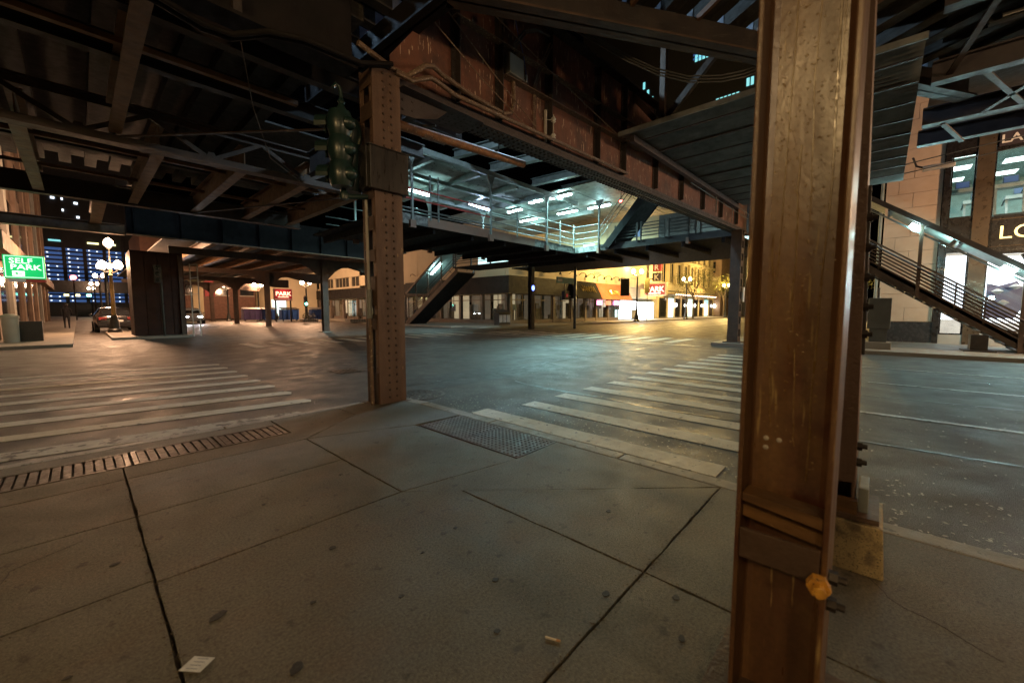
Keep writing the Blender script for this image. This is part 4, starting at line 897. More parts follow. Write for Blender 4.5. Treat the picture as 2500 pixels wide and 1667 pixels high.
# platform posts / panels beyond the girder (pale verticals)
G = 'pale posts at the platform end'
for k, x in enumerate((13.4, 15.0, 16.2, 17.2, 18.0)):
    o = MB().box(x - .1, 4.62 - .03 * k, 4.6, x + .1, 4.72 - .03 * k, 6.2).build('platform_post', 'mez_steel'); tag(o, ['first', 'second', 'third', 'fourth', 'fifth'][k] + ' pale platform post under the canopy counted from the left', 'post', G)
t = thing('cable_guard', 'thin cable guard rail along the top of the girder at the platform end', 'railing', (16, 4.4, 4.6))
for z in (4.75, 4.95): MB().tube((12.5, 4.35, z + .25), (18.3, 4.0, z), .012).build('cable', 'rail_steel', t)
for x in (14.5, 16.4, 18.2): MB().tube((x, 4.2, 4.45), (x, 4.2, 5.6), .015).build('post', 'rail_steel', t)
# beams running off to the right
G = 'track beams running off to the right'
for k, (x, z) in enumerate(((9.9, 5.0), (12.0, 5.0), (13.6, 5.06), (8.2, 5.3))):
    ibeam('track_beam', ['nearest high', 'middle', 'farthest', 'highest dark'][k] + ' track beam running off right above the stair', (x, -.4, z), (x, -16, z), .2, .34, 'steel_purple', group=G)
for k, (p, q) in enumerate((((9.95, -1.0, 5.02), (11.95, -1.7, 5.02)), ((9.95, -2.0, 5.02), (11.95, -1.2, 5.02)), ((12.05, -.7, 5.0), (13.5, -1.1, 4.98)), ((8.3, -.9, 5.3), (9.9, -.6, 5.1)))):
    o = MB().bar(p, q, .08, .03).build('brace_bar', 'steel_brown'); tag(o, ['flat brace between the nearest track beams at right', 'crossing flat brace between the nearest track beams at right', 'short flat brace by the farthest track beam at right', 'short flat brace by the highest track beam at right'][k], 'brace')
t = thing('track_deck', 'dark timber deck above the track beams at right', 'track deck', (11, -6, 5.5)); MB().box(8, -16, 5.7, 15, -.5, 5.75).build('deck_boards', 'wood_tie', t)
t = thing('floodlight', 'grey box floodlight hung under the track deck at upper right', 'light fixture', (9.2, -1.15, 5.4))
MB().ext([(9.0, -1.5, 5.3), (9.0, -.9, 5.3), (9.3, -.9, 5.55), (9.3, -1.5, 5.55)], (.1, 0, 0)).build('housing', 'cabinet', t); MB().ext([(8.985, -1.45, 5.33), (8.985, -1.02, 5.33), (9.15, -1.02, 5.46), (9.15, -1.45, 5.46)], (-.008, 0, .01)).build('lens', 'box_grey', t)
t = thing('sodium_lamp', 'small grey lamp head on wires in front of the stone facade', 'light fixture', (19.6, -1.2, 5.9))
MB().box(19.5, -1.5, 5.9, 19.7, -.75, 6.05).build('housing', 'box_grey', t, bevel=.03); MB().path([(19.6, -.8, 6.0), (19.6, -.6, 6.1), (19.6, -.5, 6.4)], .03).build('arm', 'steel_dark', t)
G = 'overhead wires across the facade'
for k, z in enumerate((6.55, 6.25)):
    o = MB().tube((19.4, 1.0, z - .5), (19.4, -8, z + .4), .018, 6).build('wire', 'cable'); tag(o, ['upper', 'lower'][k] + ' black overhead wire crossing the upper gym windows', 'wire', G)

# ================================================================== RIGHT STAIR
t = thing('street_stair', 'steel stair with slatted railings and lit canopy on the right pavement', 'stair', (18, -1.5, 0))
def rz(y): return 2.5 + (y - .45) * .748
for x in (17.9, 19.4): MB().ext([(x, 3.2, rz(3.2)), (x, -3.3, rz(-3.3)), (x, -3.3, rz(-3.3) - .1), (x, -2.6, rz(-2.6) - .72), (x, 3.2, rz(3.2) - .75)] if False else [(x, 3.2, rz(3.2) + .28), (x, -3.6, rz(-3.6) + .28), (x, -3.6, .0), (x, -3.05, .0), (x, 3.2, rz(3.2) - .06)], (.06, 0, 0)).build('stringer', 'steel_brown', t)
for k in range(26):
    y = 3.0 - .235 * k; MB().box(17.97, y - .27, rz(y) + .06, 19.39, y, rz(y) + .1).build('tread', 'steel_dark', t)
for k, h in enumerate((.42, .53, .64, .75, .86, 1.08)):
    for x in ((17.86,) if k < 6 else ()):
        MB().bar((x, 3.2, rz(3.2) + h), (x, -4.2, rz(-4.2) + h), .03, .05).build('rail_slat', 'steel_brown', t)
MB().tube((17.82, 3.2, rz(3.2) + .97), (17.82, -4.2, rz(-4.2) + .97), .03).build('handrail', 'steel_purple', t, True)
for y in (2.6, 1.0, -.78, -2.9): MB().box(17.83, y - .045, rz(y) + .05, 17.92, y + .045, rz(y) + (2.42 if y < .5 else 1.1)).build('post', 'steel_brown', t)
for y in (1.8, .15, -1.6, -2.2): MB().box(17.875, y - .02, rz(y) + .3, 17.9, y + .02, rz(y) + 1.08).build('baluster', 'steel_brown', t)
MB().bar((17.85, 3.4, rz(3.4) + 2.38), (17.85, -5, rz(-5) + 2.38), .1, .14).build('canopy_beam', 'steel_dark', t)
MB().bar((17.88, 3.4, rz(3.4) + 2.02), (17.88, -5, rz(-5) + 2.02), .04, .05).build('canopy_pipe', 'rail_steel', t)
for k in range(5):
    y0 = 3.2 - 1.6 * k; y1 = y0 - 1.5
    MB().ext([(17.95, y0, rz(y0) + 2.36), (17.95, y1, rz(y1) + 2.36), (19.5, y1, rz(y1) + 2.36), (19.5, y0, rz(y0) + 2.36)], (0, 0, .02)).build('canopy_panel', 'mez_steel', t)
    MB().bar((17.9, y0, rz(y0) + 2.3), (19.5, y0, rz(y0) + 2.3), .06, .1).build('canopy_rafter', 'steel_dark', t)
MB().box(18.05, -2.35, .02, 18.5, -2.0, .5).build('footing_leg', 'steel_dark', t); MB().box(17.85, -2.5, .02, 18.7, -1.85, .06).build('footing_plate', 'steel_dark', t)
for k, (y, lab) in enumerate(((-.62, 'upper white lamp under the right stair canopy'), (-2.55, 'lower white lamp under the right stair canopy'))):
    f = thing('stair_lamp', lab, 'light fixture', (18.0, y, rz(y) + 2.1), 'lamps under the right stair canopy')
    MB().bar((17.95, y + .1, rz(y + .1) + 2.14), (17.95, y - .14, rz(y - .14) + 2.14), .12, .15).build('diffuser', 'tube_cool', f); MB().box(18.0, y - .3, rz(y) + 2.06, 18.1, y - .16, rz(y) + 2.2).build('housing', 'mez_steel', f)
    light('stair_light', (17.8, y, rz(y) + 2.05), COOL, 75, .08, f)
    light('stair_light', (18.6, y - .6, rz(y - .6) + 1.9), COOL, 55, .08, f)
t = thing('utility_cabinet', 'grey utility cabinet on a concrete pedestal at the far right kerb', 'cabinet', (17.3, .06, .02))
MB().prism([(17.0, -.27), (17.6, -.27), (17.6, .37), (17.0, .37)], .02, .24).build('pedestal', 'concrete_far', t, bevel=.02)
MB().box(17.1, -.16, .242, 17.5, .26, .66).build('neck', 'cabinet', t); MB().box(17.03, -.22, .662, 17.55, .32, 1.62).build('housing', 'cabinet', t, bevel=.015); MB().tube((17.3, .1, 1.62), (17.3, .1, 1.95), .03).build('riser', 'steel_dark', t)

# ================================================================== STONE BUILDING AT RIGHT (shop below, gym above)
t = thing('stone_building', 'pale stone corner building with gym windows above and a bright shop below', 'building', (22, -8, 0)); LB = t
BX = 21.5
MB().box(BX + .3, -1.45, 0, BX + 20, .08, 14).build('wall', 'limestone', t)
MB().box(BX + .35, -30, 7.6, BX + 20, -1.47, 14).build('wall', 'black_panel', t)
zrow = .8; r_ = 0
while zrow < 9.5:
    h = .535; ofs = .38 if r_ % 2 else 0.
    y = .12
    cuts = [.12, -.63 + (.4 if r_ % 2 else 0), -1.38] if True else []
    for a, b in zip(cuts, cuts[1:]):
        MB().box(BX - .004 * random.random(), b + .006, zrow + .005, BX + .29, a - .006, zrow + h - .005).build('stone_block', 'limestone', t)
    zrow += h; r_ += 1
MB().box(BX - .05, -1.5, 0, BX + .28, .14, .785).build('plinth', 'dark_plinth', t)
MB().tube((BX - .08, .22, 0), (BX - .08, .22, 9), .05).build('down_pipe', 'mez_steel', t)
for y0, y1, m in ((-1.56, -1.4, 'black_panel'), (-2.56, -2.16, 'bronze_frame'), (-8.2, -7.8, 'bronze_frame')):
    MB().box(BX - .08, y0, 0, BX + .25, y1, 8.2).build('pilaster', m, t)
MB().box(BX - .05, -2.155, 6.7, BX + .25, -1.57, 8.2).build('spandrel', 'black_panel', t); MB().box(BX - .05, -7.79, 6.68, BX + .25, -2.57, 8.2).build('spandrel', 'black_panel', t)
MB().box(BX - .05, -2.155, 3.35, BX + .25, -1.57, 4.5).build('spandrel', 'black_panel', t); MB().box(BX - .06, -7.79, 3.2, BX + .25, -2.57, 4.38).build('spandrel', 'black_panel', t)
MB().box(BX - .05, -2.155, 0, BX + .25, -1.57, .35).build('sill', 'stone_grey', t); MB().box(BX - .05, -7.79, 0, BX + .25, -2.57, .5).build('sill', 'stone_grey', t)
for y0, y1, z0, z1 in ((-2.155, -1.57, 4.5, 6.7), (-7.79, -2.57, 4.38, 6.68), (-2.155, -1.57, .35, 3.35), (-7.79, -2.57, .5, 3.2)):
    p = MB().box(BX + .05, y0, z0, BX + .06, y1, z1).build('window', 'glass', t)
    f = MB(); f.box(BX, y0, z0, BX + .1, y0 + .04, z1); f.box(BX, y1 - .04, z0, BX + .1, y1, z1); f.box(BX, y0 + .04, z0, BX + .1, y1 - .04, z0 + .05); f.box(BX, y0 + .04, z1 - .05, BX + .1, y1 - .04, z1); f.build('frame', 'black_panel', p)
for x in (-5.2,): MB().box(BX, x - .03, 4.43, BX + .1, x + .03, 6.93).build('mullion', 'black_panel', t)
sg = MB().box(BX - .09, -7.7, 3.42, BX - .062, -2.62, 4.3).build('sign_panel', 'black_panel', t)
sb = MB(); sb.box(BX - .1, -7.72, 3.4, BX - .062, -2.6, 3.42); sb.box(BX - .1, -7.72, 4.3, BX - .062, -2.6, 4.33); sb.build('sign_border', 'bronze_frame', t)
text('LO', .62, (BX - .1, -2.76, 3.66), '-X', 'gold_lit', sg, 'lettering', sx=1.05)
s2 = MB().box(BX - .09, -7.7, 6.74, BX - .052, -2.62, 7.4).build('sign_panel', 'banner', t)
text('LA|F', .38, (BX - .1, -2.64, 6.83), '-X', 'letter_white', s2, 'lettering', bold=.006, sx=1.05)
# gym interior
MB().box(BX + .3, -8, 4.36, BX + 7, -1.5, 4.44).build('gym_floor', 'gym_floor', t); MB().box(BX + .3, -8, 7.05, BX + 7, -1.5, 7.1).build('gym_ceiling', 'gym_wall', t); MB().box(BX + 7.0, -8, 4.4, BX + 7.1, -1.5, 7.1).build('gym_back_wall', 'gym_wall', t); MB().box(BX + .3, -1.52, 4.4, BX + 7, -1.46, 7.1).build('gym_side_wall', 'gym_wall', t)
for i in range(3):
    for j in range(4): MB().box(BX + 1.0 + 2.1 * i, -2.35 - 1.5 * j, 7.035, BX + 1.7 + 2.1 * i, -1.7 - 1.5 * j, 7.048).build('ceiling_light', 'panel_gym', t)
l = light('gym_light', (BX + 3, -4.5, 6.95), (.70, 1., .96), 260, parent=t, kind='AREA', shape='RECTANGLE', size=5, size_y=5)
def treadmill(x, y, lab):
    m = thing('treadmill', lab, 'treadmill', (x, y, 4.44), 'treadmills behind the gym windows')
    MB().box(x, y - .35, 4.44, x + 1.7, y + .35, 4.62).build('deck', 'gym_machine', m)
    for s_ in (-.33, .33): MB().bar((x + .15, y + s_, 4.6), (x + .35, y + s_, 5.6), .07, .07).build('upright', 'gym_white', m)
    MB().box(x + .1, y - .4, 5.55, x + .55, y + .4, 5.68).build('console_base', 'gym_white', m)
    MB().ext([(x + .25, y - .19, 5.72), (x + .25, y + .19, 5.72), (x + .34, y + .19, 5.98), (x + .34, y - .19, 5.98)], (.05, 0, 0)).build('monitor', 'gym_machine', m)
    MB().ext([(x + .243, y - .16, 5.74), (x + .243, y + .16, 5.74), (x + .325, y + .16, 5.96), (x + .325, y - .16, 5.96)], (-.004, 0, 0)).build('screen', 'screen_blue', m)
    for s_ in (-.36, .36): MB().tube((x + .3, y + s_, 5.6), (x + .9, y + s_, 5.45), .025).build('handrail', 'gym_machine', m)
for k, (x, y) in enumerate(((BX + .7, -1.95), (BX + .8, -3.1), (BX + .8, -4.2), (BX + 3.2, -2.6), (BX + 3.2, -3.7))):
    treadmill(x, y, ['treadmill in the narrow left gym window', 'treadmill at the left of the wide gym window', 'treadmill further right in the wide gym window', 'treadmill deeper inside behind the left gym window', 'treadmill deeper inside behind the wide gym window'][k])
# shop interior
MB().box(BX + .3, -8, .0, BX + 4, -1.5, .3).build('shop_floor', 'shop_wall', t); MB().box(BX + 3.0, -8, .3, BX + 3.1, -1.5, 3.3).build('shop_back_wall', 'shop_wall', t); MB().box(BX + .3, -8, 3.3, BX + 4, -1.5, 3.34).build('shop_ceiling', 'shop_wall', t)
light('shop_light', (BX + 1.4, -4.2, 3.15), (.95, .97, 1.), 190, parent=t, kind='AREA', shape='RECTANGLE', size=2, size_y=5)
MB().box(BX + .22, -2.13, .9, BX + .26, -1.6, 3.2).build('light_box', 'light_box', t)
pb = MB().box(BX + .7, -6.6, .8, BX + .75, -2.6, 3.12).build('display_board', 'light_box', t)
MB().ext([(BX + .69, -2.72, .95), (BX + .69, -3.4, .95), (BX + .69, -3.75, 1.7), (BX + .69, -3.4, 2.25), (BX + .69, -3.0, 2.1), (BX + .69, -2.72, 2.2)], (-.01, 0, 0)).build('display_print', 'violet_print', pb)
for y, z in ((-2.95, 1.9), (-3.35, 2.05), (-3.1, 1.5)): MB().lathe([(.02, .1), (.16, 0), (.02, -.1)], (BX + .5, y, z), 12).build('glass_pendant', 'porcelain', t)
for k in range(3): MB().tube((BX + .2, -2.8 - .6 * k, 3.1), (BX + .35, -2.9 - .6 * k, 2.95), .06).build('spot_lamp', 'steel_dark', t)

# ================================================================== CORNER STORE ACROSS THE CROSSING
t = thing('corner_store', 'cream panelled corner building with dark fascia and lit shop windows across the crossing', 'building', (30, 30, 0)); CS = t
CX0, CY0 = 24.5, 23.0
MB().box(CX0 + .4, CY0 + .4, 2.7, 55.2, 66, 9.2).build('core', 'cream_wall', t)
x = CX0
while x < 55:
    MB().box(x + .015, CY0, 4.0, min(x + 3.3, 55.2) - .015, CY0 + .38, 9.0).build('wall_panel', 'cream_wall', t); x += 3.3
y = CY0 + .4
while y < 46:
    MB().box(CX0, y + .015, 4.0, CX0 + .38, y + 3.2 - .015, 9.0).build('wall_panel', 'cream_wall', t); y += 3.2
MB().box(CX0, 46.8, 5.5, CX0 + .38, 66, 9.0).build('wall_panel', 'cream_wall', t); MB().box(CX0, 46.8, 4.0, CX0 + .38, 66, 4.25).build('wall_panel', 'cream_wall', t)
for k in range(4):
    y0 = 47.2 + 4.8 * k; p = MB().box(CX0 + .1, y0, 4.27, CX0 + .2, y0 + 4.0, 5.45).build('window', 'window_dark', t)
    for j in range(1, 4): MB().box(CX0 + .04, y0 + j - .04, 4.27, CX0 + .099, y0 + j + .04, 5.45).build('mullion', 'cream_stone', p)
    MB().box(CX0, y0 + 4.02, 4.27, CX0 + .37, y0 + 4.75, 5.45).build('pier', 'cream_wall', t)
# fascias
MB().box(CX0 - .35, CY0 - .35, 2.62, 36.2, CY0 - .02, 4.08).build('fascia', 'dark_fascia', t); MB().box(CX0 - .35, CY0 - .018, 2.62, CX0 - .02, 38, 4.08).build('fascia', 'dark_fascia', t)
MB().box(CX0 - .3, 38.02, 2.7, CX0 - .02, 66, 3.98).build('fascia', 'dark_fascia', t)
# storefront bays
def bay_y(x0, x1, m, z0=.35, z1=2.58):
    p = MB().box(x0 + .1, CY0 + .1, z0, x1 - .1, CY0 + .12, z1).build('shop_window', 'glass', t)
    MB().box(x0 + .06, CY0 + .05, z0, x0 + .11, CY0 + .15, z1).build('jamb', 'bronze_frame', p); MB().box(x1 - .11, CY0 + .05, z0, x1 - .06, CY0 + .15, z1).build('jamb', 'bronze_frame', p)
    for _ in range(3):
        a = random.uniform(x0 + .2, x1 - .7); MB().box(a, CY0 + random.uniform(.5, .9), z0, a + random.uniform(.2, .6), CY0 + 1.0, z0 + random.uniform(.4, 1.6)).build('display_goods', 'goods', t)
    MB().box(x0 + .1, CY0 + 1.3, z0, x1 - .1, CY0 + 1.34, z1).build('shop_backdrop', m, t); MB().box(x0 - .2, CY0 - .01, .02, x0 + .058, CY0 + .3, 2.6).build('pier', 'shop_pier', t); MB().box(x0 + .06, CY0, .02, x1, CY0 + .3, z0 - .01).build('stall_riser', 'shop_pier', t)
for x0, x1, m in ((24.9, 27.6, 'shop_dim'), (27.9, 30.6, 'shop_dim'), (30.9, 33.6, 'shop_dim'), (33.9, 36.2, 'shop_warm'), (36.5, 38.4, 'shop_dim'), (38.7, 41.0, 'shop_dim'), (41.3, 43.6, 'shop_warm')): bay_y(x0, x1, m)
for k, x0 in enumerate((24.9, 27.9, 30.9, 33.9, 36.5, 38.7, 41.3)):
    MB().box(x0 + .12, CY0 + .06, 2.05, x0 + 1.95, CY0 + .098, 2.12).build('transom', 'bronze_frame', t)
    for j in ((1.0,) if k % 2 else (.7, 1.4)): MB().box(x0 + j, CY0 + .06, .36, x0 + j + .05, CY0 + .098, 2.57).build('mullion', 'bronze_frame', t)
    MB().box(x0 + .3 + .2 * (k % 3), CY0 + .2, 1.2 + .15 * (k % 2), x0 + .8 + .2 * (k % 3), CY0 + .22, 1.7).build('window_poster', ('paper', 'violet_print', 'goods')[k % 3], t)
for k, y0 in enumerate((23.4, 26.4, 29.4, 32.4, 35.4, 39, 42.5, 46, 50)):
    MB().box(CX0 + .06, y0 + .12, 2.05, CX0 + .098, y0 + 2.68, 2.12).build('transom', 'bronze_frame', t)
    for j in ((1.3,) if k % 2 else (.9, 1.8)): MB().box(CX0 + .06, y0 + j, .36, CX0 + .098, y0 + j + .05, 2.57).build('mullion', 'bronze_frame', t)
    MB().box(CX0 + .2, y0 + .4 + .2 * (k % 4), 1.1, CX0 + .22, y0 + 1.0 + .2 * (k % 4), 1.75).build('window_poster', ('goods', 'paper', 'violet_print')[k % 3], t)
def bay_x(y0, y1, m, z0=.35, z1=2.58):
    p = MB().box(CX0 + .1, y0 + .1, z0, CX0 + .12, y1 - .1, z1).build('shop_window', 'glass', t)
    MB().box(CX0 + .05, y0 + .06, z0, CX0 + .15, y0 + .11, z1).build('jamb', 'bronze_frame', p); MB().box(CX0 + .05, y1 - .11, z0, CX0 + .15, y1 - .06, z1).build('jamb', 'bronze_frame', p)
    for _ in range(3):
        a = random.uniform(y0 + .2, y1 - .7); MB().box(CX0 + random.uniform(.5, .9), a, z0, CX0 + 1.0, a + random.uniform(.2, .6), z0 + random.uniform(.4, 1.6)).build('display_goods', 'goods', t)
    MB().box(CX0 + 1.3, y0 + .1, z0, CX0 + 1.34, y1 - .1, z1).build('shop_backdrop', m, t); MB().box(CX0 - .01, y0 - .2, .02, CX0 + .3, y0 + .058, 2.6).build('pier', 'shop_pier', t); MB().box(CX0, y0 + .06, .02, CX0 + .3, y1, z0 - .01).build('stall_riser', 'shop_pier', t)
for y0, m in ((23.4, 'shop_warm'), (26.4, 'shop_dim'), (29.4, 'shop_warm'), (32.4, 'shop_dim'), (35.4, 'shop_dim'), (39, 'shop_dim'), (42.5, 'shop_warm'), (46, 'shop_dim'), (50, 'shop_dim'), (54, 'shop_warm'), (58, 'shop_dim'), (62, 'shop_dim')): bay_x(y0, y0 + 2.8, m)
# bright white shop
MB().box(43.9, CY0 + .6, .05, 48.2, CY0 + .64, 1.2).build('bright_bay', 'shop_cyan', t); MB().box(43.9, CY0 - .05, 1.22, 48.2, CY0 + .0, 2.3).build('bright_sign', 'shop_white', t); MB().box(48.3, CY0 - .05, .05, 53.4, CY0 + .0, 2.2).build('bright_bay', 'shop_white', t)
light('shop_glow', (47, CY0 - 1.0, 1.6), (.85, .97, 1.), 260, .5, t)
for x, m in ((38.6, 'neon_pink'), (40.6, 'neon_red'), (42.4, 'neon_pink')):
    MB().box(x, CY0 - .04, 1.75, x + 1.1, CY0 - .01, 2.25).build('neon_sign', m, t)
# awnings
def awning(x0, x1, m):
    MB().ext([(x0, CY0 - .4, 4.1), (x0, CY0 - 1.3, 2.35), (x0, CY0 - .4, 2.35)], (x1 - x0, 0, 0)).build('awning', m, t)
awning(33.0, 37.6, 'awning_black'); awning(37.65, 44.6, 'awning_orange')
def script(x0, z, n, sc_, m):   # illegible brush script strokes on the awning slope
    for k in range(n):
        b = MB(); pts = []
        for i in range(7):
            a = i / 6; zz = z + sc_ * (math.sin(a * 6.3 + k) * .5 + .1 * math.sin(k * 2.1)); xx = x0 + (k + a * .9) * sc_ * .75
            pts.append((xx, CY0 - .4 - (4.1 - zz) * .9 / 1.75 - .03, zz))
        b.path(pts, sc_ * .07, 5); b.build('script_stroke', m, t, True)
script(34.1, 3.35, 6, .62, 'gold_letter'); script(39.6, 3.1, 6, .5, 'gold_letter')
# gooseneck lamps over awnings / fascia
for k, (x, on) in enumerate(((26, 0), (28.2, 0), (30.6, 0), (33.2, 0), (35.0, 0), (36.6, 0), (38.6, 1), (40.2, 0), (42.0, 1), (43.6, 1))):
    g_ = MB(); g_.path([(x, CY0 - .02, 4.75), (x, CY0 - .35, 4.95), (x, CY0 - .75, 4.9), (x, CY0 - .85, 4.7)], .03, 6); a_ = g_.build('gooseneck_arm', 'lamp_iron', t, True)
    MB().lathe([(.15, -.18), (.08, .0), (.04, .08)], (x, CY0 - .87, 4.66), 10).build('gooseneck_shade', 'lamp_iron', a_, True)
    if on:
        l = light('awning_light', (x, CY0 - .9, 4.42), (1., .86, .7), 60, .05, t, kind='SPOT', spot_size=R(70), spot_blend=.5); l.rotation_euler = (R(-12), 0, 0)
for k in range(6):
    y = 24.5 + 3 * k; MB().path([(CX0 - .02, y, 4.75), (CX0 - .35, y, 4.95), (CX0 - .6, y, 4.9), (CX0 - .68, y, 4.68)], .03, 6).build('gooseneck_arm', 'lamp_iron', t, True)
for x, y in ((38.0, None),): MB().box(38.0, CY0 - .04, 4.95, 39.4, CY0 - .01, 5.35).build('vent', 'stone_grey', t)
for k in range(5): MB().box(38.05, CY0 - .06, 4.98 + .075 * k, 39.35, CY0 - .042, 5.02 + .075 * k).build('vent_slat', 'cabinet', t)
light('wall_wash', (45.5, CY0 - .8, 6.6), (1., .8, .4), 260, .2, t)
# PARK blade signs
t = thing('park_sign', 'red neon PARK sign projecting from the cream building at right', 'sign', (50, 21.3, 2.9))
b_ = MB().box(50.0, 19.9, 2.95, 50.5, 22.8, 4.65).build('cabinet', 'cream_wall', t, bevel=.1); fr = MB().box(49.96, 20.1, 3.15, 49.998, 22.6, 4.45).build('face', 'sign_red', t)
text('PARK', .95, (49.95, 22.5, 3.5), '-X', 'neon_letter', fr, 'lettering', bold=.02, sx=1.0); MB().box(49.94, 20.6, 3.25, 49.955, 22.2, 3.36).build('underline', 'neon_letter', fr)
light('neon_glow', (49.4, 21.3, 3.8), (1., .2, .1), 15, .3, t)
t = thing('vertical_park_sign', 'vertical white framed PARK sign above the red neon one', 'sign', (51.6, 21.8, 5.0))
for k, ch in enumerate('KRAP'):
    z = 4.95 + 1.25 * k; p = MB().box(51.5, 21.3, z, 51.9, 22.4, z + 1.05).build('letter_panel', 'banner_red' if k else 'banner', t)
    text(ch, 1.0, (51.48, 22.18, z + .16), '-X', 'letter_white', p, 'letter', bold=.015)
MB().box(51.6, 22.4, 5.2, 51.75, 23.0, 5.3).build('bracket', 'lamp_iron', t); MB().box(51.6, 22.4, 8.6, 51.75, 23.0, 8.7).build('bracket', 'lamp_iron', t); MB().box(51.65, 21.75, 4.9, 51.8, 21.95, 10.0).build('spine', 'cream_wall', t)
# building beyond
t = thing('stone_building', 'yellow lit stone building with tall windows beyond the neon sign', 'building', (66, 28, 0))
MB().box(55.6, 23.3, 0, 80, 45, 16).build('wall', 'cream_stone', t)
for i in range(8):
    x = 56.2 + 2.9 * i
    for z0, z1 in ((5.2, 8.0), (9.0, 11.5)):
        p = MB().box(x, 23.22, z0, x + 1.5, 23.29, z1).build('window', 'window_dark', t); MB().box(x + .7, 23.17, z0, x + .8, 23.218, z1).build('mullion', 'cream_stone', p)
    MB().box(x - .75, 22.95, 4.9, x - .25, 23.29, 15).build('pilaster', 'cream_stone', t)
MB().box(55.6, 22.8, 4.0, 80, 23.29, 4.8).build('cornice', 'cream_stone', t); MB().box(55.6, 22.9, 8.3, 80, 23.29, 8.7).build('cornice', 'cream_stone', t)
for i in range(9):
    x = 56.0 + 2.7 * i; MB().box(x, 23.1, .1, x + 2.2, 23.28, 2.9).build('shop_window', 'shop_cyan' if i % 3 == 1 else 'window_dark', t)
    p = MB().box(x + 2.3, 23.0, 0, x + 2.6, 23.29, 3.9).build('pier', 'cream_stone', t)
    if i in (1, 3, 4, 6, 8): MB().ball((x + 2.45, 22.85, 1.9), .22, 10, 8, 1.3).build('wall_lantern', 'sconce_white', p, True)
MB().box(57, 21.4, 3.3, 76, 22.79, 3.5).build('entrance_canopy', 'bronze_frame', t)
for k in range(22): MB().ball((57.3 + .86 * k, 21.36, 3.35), .07, 8, 6).build('canopy_bulb', 'bulb_pink', t, True)
light('canopy_glow', (63, 21.6, 3.0), (1., .7, .45), 160, .5, t); light('canopy_glow', (72, 21.6, 3.0), (1., .7, .45), 160, .5, t)
t = thing('brick_building', 'dark building with a lit sign band at the end of the right street', 'building', (92, 28, 0)); MB().box(80.5, 22, 0, 110, 45, 22).build('wall', 'brick_tan', t); MB().box(80.4, 22.2, 5.8, 80.48, 24, 7.2).build('sign_band', 'cream_wall', t)
for i in range(8): MB().box(81.5 + 3.2 * i, 21.9, 3.5, 83.6 + 3.2 * i, 21.98, 6.5).build('window', 'window_dark', t)
for i in range(2): MB().box(80.4, 23 + 1.8 * i, 8, 80.48, 24.2 + 1.8 * i, 10).build('window', 'window_dark', t)

# ================================================================== STREET LAMPS
def lamp_proto(loc, label, ngl, gm, color, power, h=5.2, polem='lamp_iron'):
    t = thing('street_lamp', label, 'street lamp', loc, 'ornamental street lamps'); x, y, z = loc
    MB().lathe([(.3, 0), (.3, .12), (.22, .2), (.2, .55), (.13, .75), (.15, .82), (.1, .95)], loc, 12).build('base', 'lamp_iron', t, True)
    MB().lathe([(.1, .9), (.085, 2.2), (.065, h - .95), (.1, h - .9), (.06, h - .8), (.05, h - .55)], loc, 12).build('pole', polem, t, True)
    gl = [(-.42, h - .45), (.42, h - .45)] + ([(0, h + .75)] if ngl == 3 else [])
    c, s = math.cos(R(-45)), math.sin(R(-45))
    for dx, gz in gl:
        px, py = x + dx * c, y + dx * s
        MB().path([(x, y, z + (h - .75 if dx else h - .6)), (x + dx * .6 * c, y + dx * .6 * s, z + gz - .3), (px, py, z + gz - .22)], .035, 7).build('arm', 'lamp_iron', t, True)
        MB().lathe([(.05, -.22), (.12, -.17), (.12, -.13)], (px, py, z + gz), 10).build('fitter', 'lamp_iron', t, True)
        MB().lathe([(.1, -.13), (.19, .0), (.2, .1), (.15, .24), (.06, .33), (.02, .36)], (px, py, z + gz), 12).build('globe', gm, t, True)
    light('lamp_light', (x, y, z + h - .15), color, power, .25, t)
    if ngl == 3: light('lamp_light', (x + .28, y - .28, z + h + .9), color, power * .6, .2, t)
    return t
PINK = (1., .55, .30)
lamp_proto((1.32, 31, .02), 'three globe street lamp with a golden pole on the far left pavement', 3, 'globe_pink', PINK, 1500, 4.0, 'lamp_iron_gold')
a = lamp_proto((1.7, 48, .02), 'far left street lamp, second behind the three globe one', 2, 'globe_pink', PINK, 600)
for k, y in enumerate((62, 82, 100)): copy_tree(a, (1.75, y, .02), label='far left street lamp, %s behind the three globe one' % ['third', 'fourth', 'fifth'][k])
b = lamp_proto((38.5, 18.3, .02), 'twin globe street lamp in front of the red neon parking sign', 2, 'globe_yellow', SOD, 4200, 5.4)
copy_tree(b, (52.4, 18.3, .02), label='second twin globe street lamp farther down the right street'); copy_tree(b, (70, 18.3, .02), label='third twin globe street lamp down the right street beside the tree')
copy_tree(b, (60, 3.6, .02), label='distant street lamp seen beside the grey utility cabinet')
e = lamp_proto((16.9, 46, .02), 'twin globe street lamp between the arched girder and the blue bins', 2, 'globe_pink', PINK, 2300, 4.5)
copy_tree(e, (11.9, 56, RZ), label='street lamp far down the middle of the left street'); copy_tree(e, (14.2, 53, RZ), label='street lamp left of the small neon parking sign')
lamp_proto((-5.2, .4, 0), 'street lamp on the near pavement behind the viewpoint', 2, 'globe_yellow', (1., .62, .26), 440, 4.7)
lamp_proto((-4.2, -4.0, 0), 'second street lamp on the near pavement farther behind the viewpoint', 2, 'globe_yellow', (1., .66, .34), 270, 4.7)
lamp_proto((2.3, -7.6, 0), 'street lamp on the near kerb behind the viewpoint', 2, 'globe_yellow', (1., .66, .36), 700, 4.7)
lamp_proto((17.0, -8.6, .02), 'street lamp on the right pavement beyond the stair foot', 2, 'globe_yellow', (1., .60, .34), 3200, 4.8)
